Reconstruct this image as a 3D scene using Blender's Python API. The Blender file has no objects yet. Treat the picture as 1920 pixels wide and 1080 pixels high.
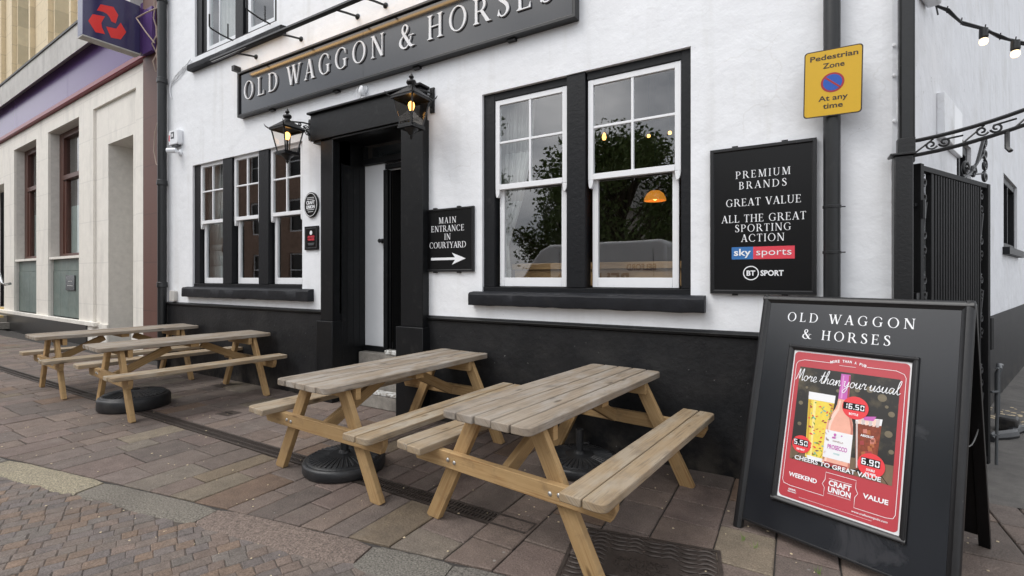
import bpy, bmesh, math, random
from mathutils import Vector, Matrix
from mathutils.geometry import delaunay_2d_cdt
random.seed(11)
SC = bpy.context.scene
R = math.radians
# ------------------------------------------------------------------ camera, sky, sun, exposure
CAM_D, CAM_H = 4.0, 1.52                       # metres in front of the facade, metres above the paving
cam = bpy.data.objects.new('camera', bpy.data.cameras.new('camera'))
SC.collection.objects.link(cam)
cam.location = (0, -CAM_D, CAM_H)
cam.rotation_euler = (R(90), 0, R(30.63))
cam.data.sensor_width = 36.0
cam.data.lens = 16.875
cam.data.shift_y = -20 / 1920
cam.data.clip_start = 0.05
cam.data.clip_end = 800
SC.camera = cam
SUN_AZ, SUN_EL = math.atan2(-0.62, -0.78), R(52)
wd = bpy.data.worlds.new('World'); SC.world = wd; wd.use_nodes = True
nt = wd.node_tree; N = nt.nodes; L = nt.links
bg = N['Background']; bg.inputs['Strength'].default_value = 0.145
sky = N.new('ShaderNodeTexSky'); sky.sky_type = 'NISHITA'; sky.sun_disc = False
sky.sun_elevation = SUN_EL; sky.sun_rotation = SUN_AZ
sky.air_density = 1.0; sky.dust_density = 4.0; sky.ozone_density = 1.0
hs = N.new('ShaderNodeHueSaturation'); hs.inputs['Saturation'].default_value = 0.22; hs.inputs['Value'].default_value = 1.25
L.new(sky.outputs[0], hs.inputs['Color'])
tc = N.new('ShaderNodeTexCoord'); nz = N.new('ShaderNodeTexNoise')
nz.inputs['Scale'].default_value = 3.2; nz.inputs['Detail'].default_value = 7; nz.inputs['Roughness'].default_value = 0.55
mp = N.new('ShaderNodeMapping'); mp.inputs['Scale'].default_value = (1, 1, 2.2)
L.new(tc.outputs['Generated'], mp.inputs[0]); L.new(mp.outputs[0], nz.inputs['Vector'])
cr = N.new('ShaderNodeValToRGB')
cr.color_ramp.elements[0].position = 0.36; cr.color_ramp.elements[0].color = (0.55, 0.57, 0.6, 1)
cr.color_ramp.elements[1].position = 0.66; cr.color_ramp.elements[1].color = (1.25, 1.24, 1.22, 1)
L.new(nz.outputs[0], cr.inputs[0])
mx = N.new('ShaderNodeMix'); mx.data_type = 'RGBA'; mx.blend_type = 'MULTIPLY'; mx.inputs[0].default_value = 1.0
ov = N.new('ShaderNodeMix'); ov.data_type = 'RGBA'; ov.inputs[0].default_value = 0.68      # even overcast layer over the clear-sky model
ov.inputs[7].default_value = (6.9, 7.0, 7.25, 1); L.new(hs.outputs[0], ov.inputs[6])
L.new(ov.outputs[2], mx.inputs[6]); L.new(cr.outputs[0], mx.inputs[7]); L.new(mx.outputs[2], bg.inputs['Color'])
sun = bpy.data.objects.new('sun', bpy.data.lights.new('sun', 'SUN'))
SC.collection.objects.link(sun)
sun.data.energy = 0.6; sun.data.angle = R(28); sun.data.color = (1.0, 0.965, 0.92)
sd = Vector((math.sin(SUN_AZ) * math.cos(SUN_EL), math.cos(SUN_AZ) * math.cos(SUN_EL), math.sin(SUN_EL)))
sun.rotation_euler = sd.to_track_quat('Z', 'Y').to_euler()
SC.view_settings.view_transform = 'Standard'; SC.view_settings.look = 'None'
SC.view_settings.exposure = 0.72; SC.view_settings.gamma = 1.0
SC.render.engine = 'CYCLES'
SC.cycles.max_bounces = 10; SC.cycles.transparent_max_bounces = 24; SC.cycles.use_denoising = True
SC.cycles.sample_clamp_indirect = 6.0

# ------------------------------------------------------------------ materials
def mat(name, col, rough=0.6, var=0.0, vscale=6.0, col2=None, bump=0.0, bscale=40.0, attr=False, spec=0.5, metal=0.0,
        stretch=None, coat=0.0, fine=0.0, fscale=260, uv=False, lo=0.35, hi=0.65):
    m = bpy.data.materials.new(name); m.use_nodes = True
    n, l = m.node_tree.nodes, m.node_tree.links
    b = n['Principled BSDF']
    b.inputs['Roughness'].default_value = rough; b.inputs['Metallic'].default_value = metal
    b.inputs['Specular IOR Level'].default_value = spec
    if coat: b.inputs['Coat Weight'].default_value = coat; b.inputs['Coat Roughness'].default_value = 0.12
    c = n.new('ShaderNodeRGB'); c.outputs[0].default_value = (*col, 1); out = c.outputs[0]
    t = n.new('ShaderNodeTexCoord'); v = t.outputs['UV'] if uv else t.outputs['Object']
    if stretch:
        q = n.new('ShaderNodeMapping'); q.inputs['Scale'].default_value = stretch; l.new(v, q.inputs[0]); v = q.outputs[0]
    if attr:
        a = n.new('ShaderNodeAttribute'); a.attribute_name = 'tone'; out = a.outputs['Color']
    if col2 is not None:
        z = n.new('ShaderNodeTexNoise'); z.inputs['Scale'].default_value = vscale; z.inputs['Detail'].default_value = 8
        z.inputs['Roughness'].default_value = 0.62
        l.new(v, z.inputs['Vector'])
        r = n.new('ShaderNodeMapRange'); r.inputs[1].default_value = lo; r.inputs[2].default_value = hi
        l.new(z.outputs[0], r.inputs[0])
        x = n.new('ShaderNodeMix'); x.data_type = 'RGBA'
        l.new(r.outputs[0], x.inputs[0]); l.new(out, x.inputs[6]); x.inputs[7].default_value = (*col2, 1); out = x.outputs[2]
    if var:
        z = n.new('ShaderNodeTexNoise'); z.inputs['Scale'].default_value = vscale * 1.7; z.inputs['Detail'].default_value = 9
        z.inputs['Roughness'].default_value = 0.68
        l.new(v, z.inputs['Vector'])
        r = n.new('ShaderNodeMapRange'); r.inputs[1].default_value = 0.25; r.inputs[2].default_value = 0.75
        r.inputs[3].default_value = 1 - var; r.inputs[4].default_value = 1 + var
        l.new(z.outputs[0], r.inputs[0])
        x = n.new('ShaderNodeMix'); x.data_type = 'RGBA'; x.blend_type = 'MULTIPLY'; x.inputs[0].default_value = 1
        l.new(out, x.inputs[6]); l.new(r.outputs[0], x.inputs[7]); out = x.outputs[2]
    if fine:
        z = n.new('ShaderNodeTexNoise'); z.inputs['Scale'].default_value = fscale; z.inputs['Detail'].default_value = 4
        l.new(t.outputs['Object'], z.inputs['Vector'])
        r = n.new('ShaderNodeMapRange'); r.inputs[1].default_value = 0.3; r.inputs[2].default_value = 0.7
        r.inputs[3].default_value = 1 - fine; r.inputs[4].default_value = 1 + fine
        l.new(z.outputs[0], r.inputs[0])
        x = n.new('ShaderNodeMix'); x.data_type = 'RGBA'; x.blend_type = 'MULTIPLY'; x.inputs[0].default_value = 1
        l.new(out, x.inputs[6]); l.new(r.outputs[0], x.inputs[7]); out = x.outputs[2]
    l.new(out, b.inputs['Base Color'])
    if bump:
        z = n.new('ShaderNodeTexNoise'); z.inputs['Scale'].default_value = bscale; z.inputs['Detail'].default_value = 8
        z.inputs['Roughness'].default_value = 0.6
        l.new(v, z.inputs['Vector'])
        u = n.new('ShaderNodeBump'); u.inputs['Strength'].default_value = bump; u.inputs['Distance'].default_value = 0.012
        l.new(z.outputs[0], u.inputs['Height']); l.new(u.outputs[0], b.inputs['Normal'])
    return m

def emit(name, col, s):
    m = bpy.data.materials.new(name); m.use_nodes = True
    b = m.node_tree.nodes['Principled BSDF']
    b.inputs['Base Color'].default_value = (*col, 1)
    b.inputs['Emission Color'].default_value = (*col, 1); b.inputs['Emission Strength'].default_value = s
    return m

def glass(name, ior=2.5, tint=(0.93, 0.95, 0.95), rough=0.0):
    m = bpy.data.materials.new(name); m.use_nodes = True
    n, l = m.node_tree.nodes, m.node_tree.links
    n.remove(n['Principled BSDF'])
    fr = n.new('ShaderNodeFresnel'); fr.inputs[0].default_value = ior
    tr = n.new('ShaderNodeBsdfTransparent'); tr.inputs[0].default_value = (*tint, 1)
    gl = n.new('ShaderNodeBsdfGlossy'); gl.inputs['Roughness'].default_value = rough
    tcx = n.new('ShaderNodeTexCoord'); zz = n.new('ShaderNodeTexNoise'); zz.inputs['Scale'].default_value = 1.6; zz.inputs['Detail'].default_value = 1
    l.new(tcx.outputs['Object'], zz.inputs['Vector'])
    bu = n.new('ShaderNodeBump'); bu.inputs['Strength'].default_value = 0.05; bu.inputs['Distance'].default_value = 0.02
    l.new(zz.outputs[0], bu.inputs['Height']); l.new(bu.outputs[0], gl.inputs['Normal'])
    mi = n.new('ShaderNodeMixShader')
    ge = n.new('ShaderNodeNewGeometry'); iv = n.new('ShaderNodeMath'); iv.operation = 'SUBTRACT'; iv.inputs[0].default_value = 1.0
    l.new(ge.outputs['Backfacing'], iv.inputs[1]); mu = n.new('ShaderNodeMath'); mu.operation = 'MULTIPLY'
    l.new(iv.outputs[0], mu.inputs[0]); l.new(fr.outputs[0], mu.inputs[1])      # one coated face per pane, no false total reflection inside
    l.new(mu.outputs[0], mi.inputs[0]); l.new(tr.outputs[0], mi.inputs[1]); l.new(gl.outputs[0], mi.inputs[2])
    l.new(mi.outputs[0], n['Material Output'].inputs[0])
    return m

def wall_paint(name, col, big=0.5):
    """old brush-painted render: long undulations, trowel ridges, flakes and a few dirty streaks"""
    m = mat(name, col, 0.62, var=0.035, vscale=2.0)
    n, l = m.node_tree.nodes, m.node_tree.links; b = n['Principled BSDF']
    t = n.new('ShaderNodeTexCoord')
    last = None
    for sc, st, ds in ((1.7, big, 0.05), (9.0, 0.30, 0.02), (55.0, 0.22, 0.006)):
        z = n.new('ShaderNodeTexNoise'); z.inputs['Scale'].default_value = sc; z.inputs['Detail'].default_value = 5
        l.new(t.outputs['Object'], z.inputs['Vector'])
        u = n.new('ShaderNodeBump'); u.inputs['Strength'].default_value = st; u.inputs['Distance'].default_value = ds
        l.new(z.outputs[0], u.inputs['Height'])
        if last: l.new(last.outputs[0], u.inputs['Normal'])
        last = u
    # chips: sparse voronoi pits
    vo = n.new('ShaderNodeTexNoise'); vo.inputs['Scale'].default_value = 4.5; vo.inputs['Detail'].default_value = 12; vo.inputs['Roughness'].default_value = 0.75
    l.new(t.outputs['Object'], vo.inputs['Vector'])
    r = n.new('ShaderNodeMapRange'); r.inputs[1].default_value = 0.665; r.inputs[2].default_value = 0.70
    l.new(vo.outputs[0], r.inputs[0])
    u = n.new('ShaderNodeBump'); u.inputs['Strength'].default_value = 0.5; u.inputs['Distance'].default_value = 0.006; u.invert = True
    l.new(r.outputs[0], u.inputs['Height']); l.new(last.outputs[0], u.inputs['Normal']); l.new(u.outputs[0], b.inputs['Normal'])
    # stain
    mpn = n.new('ShaderNodeMapping'); mpn.inputs['Scale'].default_value = (5, 5, 0.35); l.new(t.outputs['Object'], mpn.inputs[0])
    z = n.new('ShaderNodeTexNoise'); z.inputs['Scale'].default_value = 1.0; z.inputs['Detail'].default_value = 9; l.new(mpn.outputs[0], z.inputs['Vector'])
    r2 = n.new('ShaderNodeMapRange'); r2.inputs[1].default_value = 0.56; r2.inputs[2].default_value = 0.8; r2.inputs[4].default_value = 0.30
    l.new(z.outputs[0], r2.inputs[0])
    x = n.new('ShaderNodeMix'); x.data_type = 'RGBA'; src = b.inputs['Base Color'].links[0].from_socket
    l.new(r2.outputs[0], x.inputs[0]); l.new(src, x.inputs[6]); x.inputs[7].default_value = (0.50, 0.49, 0.46, 1)
    l.new(x.outputs[2], b.inputs['Base Color'])
    return m

def wood(name, c1, c2, c3, rough=0.75, grey=None):
    """board grain on UV (u along the board): long streaks, rings, knots; third tone shifts board to board"""
    m = bpy.data.materials.new(name); m.use_nodes = True
    n, l = m.node_tree.nodes, m.node_tree.links; b = n['Principled BSDF']
    b.inputs['Roughness'].default_value = rough; b.inputs['Specular IOR Level'].default_value = 0.3
    t = n.new('ShaderNodeTexCoord')
    def noise(scale, s, d=6, dist=0.0):
        q = n.new('ShaderNodeMapping'); q.inputs['Scale'].default_value = (*s, 1); l.new(t.outputs['UV'], q.inputs[0])
        z = n.new('ShaderNodeTexNoise'); z.inputs['Scale'].default_value = scale; z.inputs['Detail'].default_value = d
        z.inputs['Distortion'].default_value = dist; l.new(q.outputs[0], z.inputs['Vector']); return z.outputs[0]
    def rng(s, a, c, lo=0.0, hi=1.0):
        r = n.new('ShaderNodeMapRange'); r.inputs[1].default_value = a; r.inputs[2].default_value = c
        r.inputs[3].default_value = lo; r.inputs[4].default_value = hi; l.new(s, r.inputs[0]); return r.outputs[0]
    def mix(f, a, c, mode='MIX'):
        x = n.new('ShaderNodeMix'); x.data_type = 'RGBA'; x.blend_type = mode
        if isinstance(f, float): x.inputs[0].default_value = f
        else: l.new(f, x.inputs[0])
        for i, s in ((6, a), (7, c)):
            if isinstance(s, tuple): x.inputs[i].default_value = (*s, 1)
            else: l.new(s, x.inputs[i])
        return x.outputs[2]
    streak = noise(1.0, (2.2, 95), 7, 0.4)
    rings = noise(1.0, (1.1, 34), 3, 2.2)
    board = noise(1.0, (0.12, 1.3), 1)
    c = mix(rng(streak, 0.32, 0.68), c1, c2)
    c = mix(rng(rings, 0.52, 0.66, 0, 0.75), c, c3)
    c = mix(rng(board, 0.35, 0.65, 0, 0.55), c, tuple(0.72 * q for q in c2))
    if grey:
        c = mix(rng(noise(1.0, (3.0, 9.0), 6), 0.45, 0.62, 0, 0.85), c, grey)
        c = mix(rng(noise(1.0, (5.0, 130.0), 4, 0.5), 0.56, 0.68, 0, 0.62), c, (0.10, 0.085, 0.07))
    oi = n.new('ShaderNodeObjectInfo')
    c = mix(rng(oi.outputs['Random'], 0.0, 1.0, 0.0, 0.34), c, tuple(0.55 * q for q in c1))
    # knots
    vq = n.new('ShaderNodeMapping'); vq.inputs['Scale'].default_value = (2.6, 8.5, 1); l.new(t.outputs['UV'], vq.inputs[0])
    vo = n.new('ShaderNodeTexVoronoi'); vo.inputs['Scale'].default_value = 1.0; l.new(vq.outputs[0], vo.inputs['Vector'])
    c = mix(rng(vo.outputs['Distance'], 0.14, 0.07, 0, 0.75), c, tuple(0.38 * q for q in c3))
    l.new(c, b.inputs['Base Color'])
    u = n.new('ShaderNodeBump'); u.inputs['Strength'].default_value = 0.35; u.inputs['Distance'].default_value = 0.004
    l.new(streak, u.inputs['Height']); l.new(u.outputs[0], b.inputs['Normal'])
    return m

def glossy_paint(name, col, rough, bump=0.15, bscale=18):
    return mat(name, col, rough, var=0.18, vscale=4, bump=bump, bscale=bscale)

M = {}
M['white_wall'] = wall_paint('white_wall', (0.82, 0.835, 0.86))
M['side_wall'] = wall_paint('side_wall', (0.74, 0.75, 0.775), 0.8)  # same white as the facade, darkened in colour for the shaded passage side
M['plinth'] = mat('black_render', (0.0095, 0.010, 0.0115), 0.5, var=0.3, vscale=2.5, bump=0.45, bscale=24, col2=(0.019, 0.019, 0.020), spec=0.35)
M['black'] = glossy_paint('black_paint', (0.0075, 0.008, 0.009), 0.40)
M['black_frame'] = glossy_paint('black_frame', (0.007, 0.0078, 0.0098), 0.5, 0.3, 30)
M['sill'] = mat('sill_paint', (0.013, 0.014, 0.0175), 0.55, var=0.25, vscale=5, bump=0.6, bscale=13)
M['iron'] = mat('black_iron', (0.007, 0.0072, 0.008), 0.38, var=0.2, vscale=9, bump=0.15, bscale=60)
M['gate'] = mat('gate_black', (0.0055, 0.0056, 0.006), 0.6, var=0.2, vscale=9, bump=0.15, bscale=60, spec=0.25)
M['pipe'] = mat('pipe_paint', (0.010, 0.011, 0.012), 0.38, var=0.2, vscale=7, bump=0.12, bscale=30)
M['sash'] = mat('sash_white', (0.82, 0.83, 0.85), 0.4, var=0.03, vscale=7)
M['upvc'] = mat('casement_white', (0.78, 0.80, 0.83), 0.35)
M['glass'] = glass('window_glass')
M['lantern_glass'] = glass('lantern_glass', 1.45, (0.96, 0.93, 0.90))
M['board'] = mat('sign_board', (0.0105, 0.012, 0.0155), 0.22, var=0.06, vscale=3)
M['fascia_board'] = mat('fascia_board', (0.011, 0.0125, 0.017), 0.14, var=0.06, vscale=3, spec=0.5, coat=0.45)
M['fascia_board'].node_tree.nodes['Principled BSDF'].inputs['Coat Roughness'].default_value = 0.09
M['board_matt'] = mat('sign_matt', (0.005, 0.005, 0.0055), 0.3, var=0.1, vscale=4, spec=0.3)
M['board_frame'] = mat('sign_frame', (0.008, 0.008, 0.009), 0.36, bump=0.08, bscale=40)
M['letter'] = mat('letter_white', (0.84, 0.85, 0.87), 0.4)
M['letter_edge'] = mat('letter_side', (0.50, 0.51, 0.53), 0.5)
M['led'] = emit('led_warm', (1.0, 0.60, 0.23), 3.4)
M['bulb'] = emit('filament_glow', (1.0, 0.50, 0.13), 2.8)
M['festoon'] = emit('festoon_bulb', (1.0, 0.72, 0.42), 1.5)
M['amber'] = emit('amber_shade', (1.0, 0.36, 0.04), 0.36)
M['wood'] = wood('pine_fresh', (0.52, 0.345, 0.165), (0.38, 0.24, 0.108), (0.28, 0.145, 0.055))
M['wood_top'] = wood('pine_weathered', (0.40, 0.325, 0.245), (0.27, 0.215, 0.16), (0.16, 0.125, 0.09), grey=(0.36, 0.33, 0.295))
M['wood_seat'] = wood('pine_seat', (0.46, 0.35, 0.225), (0.33, 0.24, 0.145), (0.22, 0.145, 0.08), grey=(0.38, 0.33, 0.26))
M['zinc'] = mat('zinc_bolt', (0.55, 0.55, 0.54), 0.35, metal=0.9)
M['chrome'] = mat('chrome', (0.7, 0.7, 0.7), 0.15, metal=1.0)
M['rubber'] = mat('black_plastic', (0.017, 0.018, 0.020), 0.42, var=0.25, vscale=8, bump=0.15, bscale=120)
M['paver'] = mat('paver_stone', (0.15, 0.13, 0.12), 0.8, attr=True, var=0.30, vscale=5, bump=0.7, bscale=60, fine=0.34, fscale=130)
M['sett'] = mat('sett_stone', (0.15, 0.13, 0.12), 0.78, attr=True, var=0.26, vscale=9, bump=0.7, bscale=60, fine=0.34, fscale=120)
M['kerb'] = mat('kerb_stone', (0.2, 0.18, 0.16), 0.85, attr=True, var=0.2, vscale=16, bump=1.0, bscale=75, fine=0.55, fscale=95)
M['mortar'] = mat('mortar_bed', (0.045, 0.040, 0.036), 0.95, var=0.4, vscale=14, bump=0.5, bscale=120)
M['sand'] = mat('sand_joint', (0.085, 0.070, 0.059), 0.95, var=0.35, vscale=14, bump=0.5, bscale=120)
M['tarmac'] = mat('road_far', (0.10, 0.095, 0.09), 0.9, var=0.2, vscale=3, bump=0.3, bscale=80)
M['yard'] = mat('yard_concrete', (0.115, 0.107, 0.098), 0.85, var=0.35, vscale=3.5, bump=0.5, bscale=60, fine=0.25)
M['cast'] = mat('cast_iron', (0.060, 0.047, 0.040), 0.55, var=0.35, vscale=14, bump=0.3, bscale=90, metal=0.2)
M['step'] = mat('step_stone', (0.27, 0.25, 0.22), 0.85, var=0.3, vscale=7, bump=0.5, bscale=60, fine=0.2)
M['step_edge'] = mat('worn_white_paint', (0.62, 0.62, 0.60), 0.7, var=0.2, vscale=20, col2=(0.26, 0.24, 0.21), lo=0.48, hi=0.6)
M['door_white'] = mat('door_white', (0.72, 0.74, 0.76), 0.4, var=0.04, vscale=3)
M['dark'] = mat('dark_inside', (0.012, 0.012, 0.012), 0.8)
M['room'] = mat('room_wall', (0.070, 0.045, 0.030), 0.8, var=0.3, vscale=2)
M['curtain'] = mat('curtain_cloth', (0.58, 0.58, 0.56), 0.9, var=0.08, vscale=9)
M['tie'] = mat('curtain_tie', (0.08, 0.08, 0.09), 0.9)
M['counter'] = mat('counter_wood', (0.46, 0.27, 0.12), 0.5, var=0.25, vscale=4, stretch=(1, 12, 12))
M['yellow'] = mat('sign_yellow', (0.64, 0.385, 0.010), 0.42, var=0.03, vscale=12)
M['ink'] = mat('sign_ink', (0.035, 0.022, 0.012), 0.5)
M['sblue'] = mat('sign_blue', (0.010, 0.085, 0.42), 0.4)
M['sred'] = mat('sign_red', (0.34, 0.02, 0.03), 0.4)
M['skyblue'] = mat('logo_blue', (0.035, 0.16, 0.42), 0.45)
M['skyred'] = mat('logo_red', (0.72, 0.055, 0.085), 0.45)
M['poster_red'] = mat('poster_red', (0.46, 0.052, 0.065), 0.3, var=0.04, vscale=3)
M['paper'] = mat('poster_paper', (0.78, 0.78, 0.79), 0.35)
M['photo'] = mat('poster_photo', (0.022, 0.020, 0.018), 0.35, vscale=7, col2=(0.13, 0.105, 0.06), lo=0.5, hi=0.72)
M['photo_wood'] = mat('poster_planks', (0.17, 0.115, 0.07), 0.35, var=0.3, vscale=22, stretch=(1, 0.25, 0.25))
M['beer'] = mat('poster_beer', (0.78, 0.60, 0.08), 0.35, var=0.1, vscale=30)
M['pink'] = mat('poster_rose', (0.78, 0.40, 0.30), 0.35, var=0.1, vscale=10)
M['magenta'] = mat('poster_foil', (0.52, 0.12, 0.42), 0.35)
M['cola'] = mat('poster_cola', (0.22, 0.045, 0.02), 0.35, var=0.5, vscale=30)
M['badge'] = mat('poster_badge', (0.74, 0.045, 0.055), 0.35)
M['leafgreen'] = mat('poster_green', (0.16, 0.30, 0.06), 0.35)
M['maroon'] = mat('poster_maroon', (0.34, 0.05, 0.05), 0.35)
M['teal'] = mat('poster_teal', (0.12, 0.42, 0.42), 0.35)
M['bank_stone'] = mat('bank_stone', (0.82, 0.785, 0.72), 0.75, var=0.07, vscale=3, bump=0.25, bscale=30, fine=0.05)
M['bank_reveal_shade'] = mat('bank_reveal_shade', (0.62, 0.595, 0.55), 0.8, var=0.12, vscale=5, bump=0.3, bscale=40)  # darker copy of the bank stone, the shade of the reveals put into its colour
M['bank_upper'] = mat('bank_upper', (0.72, 0.605, 0.415), 0.8, var=0.1, vscale=4, bump=0.3, bscale=40)
M['cornice'] = mat('cornice_stone', (0.56, 0.545, 0.52), 0.8, var=0.12, vscale=2.5, col2=(0.47, 0.455, 0.43))
M['lead'] = mat('lead_flashing', (0.085, 0.085, 0.085), 0.6, var=0.2, vscale=8)
M['purple'] = mat('fascia_purple', (0.105, 0.055, 0.185), 0.20, var=0.03, vscale=2, spec=0.5)
M['purple'].node_tree.nodes['Principled BSDF'].inputs['IOR'].default_value = 1.24
M['purple_sign'] = mat('sign_purple', (0.040, 0.034, 0.105), 0.12, spec=0.8)
M['nwred'] = mat('emblem_red', (0.78, 0.045, 0.040), 0.2)
M['red_trim'] = mat('red_trim', (0.22, 0.02, 0.035), 0.35)
M['granite'] = mat('red_granite', (0.120, 0.052, 0.038), 0.55, var=0.3, vscale=30, bump=0.1, bscale=80)
M['brown_frame'] = mat('brown_timber', (0.085, 0.030, 0.020), 0.4, var=0.15, vscale=8)
M['slate'] = mat('green_slate', (0.135, 0.18, 0.165), 0.5, var=0.2, vscale=4, col2=(0.17, 0.205, 0.185))
M['black_granite'] = mat('dark_granite', (0.030, 0.029, 0.028), 0.3, var=0.2, vscale=20)
M['nosing'] = mat('yellow_nosing', (0.58, 0.42, 0.16), 0.7, var=0.2, vscale=20)
M['frost'] = mat('frosted_panel', (0.36, 0.45, 0.43), 0.4)
M['brick'] = mat('opposite_brick', (0.33, 0.215, 0.16), 0.9, var=0.35, vscale=2)
M['pale'] = mat('opposite_render', (0.45, 0.42, 0.37), 0.9, var=0.1, vscale=1)
M['leaf'] = mat('leaf_green', (0.14, 0.20, 0.065), 0.6, var=0.5, vscale=0.9)
M['bark'] = mat('bark', (0.07, 0.055, 0.04), 0.9, var=0.3, vscale=6)
M['van'] = mat('van_white', (0.88, 0.88, 0.88), 0.22)
M['tyre'] = mat('tyre', (0.02, 0.02, 0.02), 0.8)
M['van_ink'] = mat('van_blue_ink', (0.02, 0.03, 0.14), 0.4)
M['grass'] = mat('grass_blade', (0.12, 0.20, 0.035), 0.7)
M['grey_plastic'] = mat('grey_plastic', (0.065, 0.07, 0.075), 0.45)
M['beige'] = mat('cable_beige', (0.42, 0.33, 0.27), 0.7)
M['clear'] = glass('glass_bowl', 1.35, (0.97, 0.97, 0.97))
M['orange'] = mat('paper_scrap', (0.55, 0.45, 0.30), 0.9)

def overlay(m, scale, lo, hi, col, amount, stretch=None, detail=8, kind='noise', zr=None, rough=None, dist=0.0):
    """wear with a shape of its own (stains, gum, scuffs, cracks) laid over a finished material"""
    n, l = m.node_tree.nodes, m.node_tree.links; b = n['Principled BSDF']
    t = n.new('ShaderNodeTexCoord'); v = t.outputs['Object']
    if stretch:
        q = n.new('ShaderNodeMapping'); q.inputs['Scale'].default_value = stretch; l.new(v, q.inputs[0]); v = q.outputs[0]
    if kind == 'noise':
        z = n.new('ShaderNodeTexNoise'); z.inputs['Scale'].default_value = scale; z.inputs['Detail'].default_value = detail; z.inputs['Roughness'].default_value = 0.62
        z.inputs['Distortion'].default_value = dist; o = z.outputs[0]
    else:
        if kind == 'crack':
            w = n.new('ShaderNodeTexNoise'); w.inputs['Scale'].default_value = scale * 2.2; w.inputs['Detail'].default_value = 6; l.new(v, w.inputs['Vector'])
            x2 = n.new('ShaderNodeMix'); x2.data_type = 'RGBA'; x2.blend_type = 'ADD'; x2.inputs[0].default_value = 0.35; l.new(v, x2.inputs[6]); l.new(w.outputs['Color'], x2.inputs[7]); v = x2.outputs[2]
        z = n.new('ShaderNodeTexVoronoi'); z.inputs['Scale'].default_value = scale
        if kind == 'crack': z.feature = 'DISTANCE_TO_EDGE'
        o = z.outputs['Distance']
    l.new(v, z.inputs['Vector'])
    r = n.new('ShaderNodeMapRange'); r.inputs[1].default_value = lo; r.inputs[2].default_value = hi; r.inputs[4].default_value = amount
    l.new(o, r.inputs[0]); f = r.outputs[0]
    def times(f, g):
        k = n.new('ShaderNodeMath'); k.operation = 'MULTIPLY'; l.new(f, k.inputs[0]); l.new(g, k.inputs[1]); return k.outputs[0]
    if kind != 'noise':
        g2 = n.new('ShaderNodeTexNoise'); g2.inputs['Scale'].default_value = 0.9; g2.inputs['Detail'].default_value = 4; l.new(t.outputs['Object'], g2.inputs['Vector'])
        r2 = n.new('ShaderNodeMapRange'); r2.inputs[1].default_value = 0.50; r2.inputs[2].default_value = 0.58; l.new(g2.outputs[0], r2.inputs[0]); f = times(f, r2.outputs[0])
    if zr:
        sx = n.new('ShaderNodeSeparateXYZ'); l.new(t.outputs['Object'], sx.inputs[0])
        r3 = n.new('ShaderNodeMapRange'); r3.inputs[1].default_value = zr[0]; r3.inputs[2].default_value = zr[1]; l.new(sx.outputs[2], r3.inputs[0]); f = times(f, r3.outputs[0])
    x = n.new('ShaderNodeMix'); x.data_type = 'RGBA'; src = b.inputs['Base Color'].links[0].from_socket
    l.new(f, x.inputs[0]); l.new(src, x.inputs[6]); x.inputs[7].default_value = (*col, 1); l.new(x.outputs[2], b.inputs['Base Color'])
def ashlar(m, w, h, col, amount):
    """fine joints between large stone blocks on an upright face"""
    n, l = m.node_tree.nodes, m.node_tree.links; b = n['Principled BSDF']
    t = n.new('ShaderNodeTexCoord'); sx = n.new('ShaderNodeSeparateXYZ'); l.new(t.outputs['Object'], sx.inputs[0]); cx_ = n.new('ShaderNodeCombineXYZ')
    l.new(sx.outputs[0], cx_.inputs[0]); l.new(sx.outputs[2], cx_.inputs[1])
    k = n.new('ShaderNodeTexBrick'); k.inputs['Scale'].default_value = 1; k.inputs['Brick Width'].default_value = w; k.inputs['Row Height'].default_value = h; k.inputs['Mortar Size'].default_value = .012
    k.inputs['Color1'].default_value = (0, 0, 0, 1); k.inputs['Color2'].default_value = (.12, .12, .12, 1); k.inputs['Mortar'].default_value = (1, 1, 1, 1); l.new(cx_.outputs[0], k.inputs['Vector'])
    u = n.new('ShaderNodeMath'); u.operation = 'MULTIPLY'; u.inputs[1].default_value = amount; l.new(k.outputs['Color'], u.inputs[0])
    x = n.new('ShaderNodeMix'); x.data_type = 'RGBA'; src = b.inputs['Base Color'].links[0].from_socket
    l.new(u.outputs[0], x.inputs[0]); l.new(src, x.inputs[6]); x.inputs[7].default_value = (*col, 1); l.new(x.outputs[2], b.inputs['Base Color'])
ashlar(M['bank_stone'], 1.35, .92, (.55, .53, .49), .32); ashlar(M['bank_upper'], 1.1, .55, (.40, .33, .22), .4); ashlar(M['granite'], .62, .9, (.06, .03, .022), .5)
for k_ in ('paver', 'sett', 'kerb'):
    overlay(M[k_], 1.3, .52, .76, (.075, .062, .053), .45, detail=9)                  # damp and oil stains
    overlay(M[k_], 2.4, .56, .74, (.20, .175, .15), .40, detail=9)                    # dusty patches
overlay(M['paver'], 9.0, .085, .06, (.30, .29, .27), .75, kind='dots')                # trodden gum
overlay(M['paver'], 13.0, .07, .05, (.03, .028, .027), .8, kind='dots')
overlay(M['plinth'], 2.0, .54, .76, (.042, .041, .040), .5, stretch=(1, 1, 2.2))     # scuffed, dusty paint
overlay(M['plinth'], 5.0, .42, .62, (.085, .074, .062), .75, zr=(.30, .0), detail=10)  # splashed dirt along the foot
overlay(M['plinth'], 26.0, .70, .73, (.30, .30, .29), .7)                             # chips
overlay(M['white_wall'], 1.1, .005, .0, (.62, .61, .59), .30, kind='crack')           # hairline cracks
overlay(M['white_wall'], 3.0, .58, .80, (.62, .61, .57), .42, stretch=(2.2, 2.2, .30), detail=10)
overlay(M['white_wall'], 22.0, .69, .72, (.42, .41, .39), .6)
overlay(M['white_wall'], 3.6, .44, .62, (.42, .40, .37), .55, zr=(.42, .05), detail=10)
overlay(M['side_wall'], 2.2, .50, .76, (.52, .51, .49), .5, stretch=(1.0, 1.0, .8), detail=10)
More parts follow.
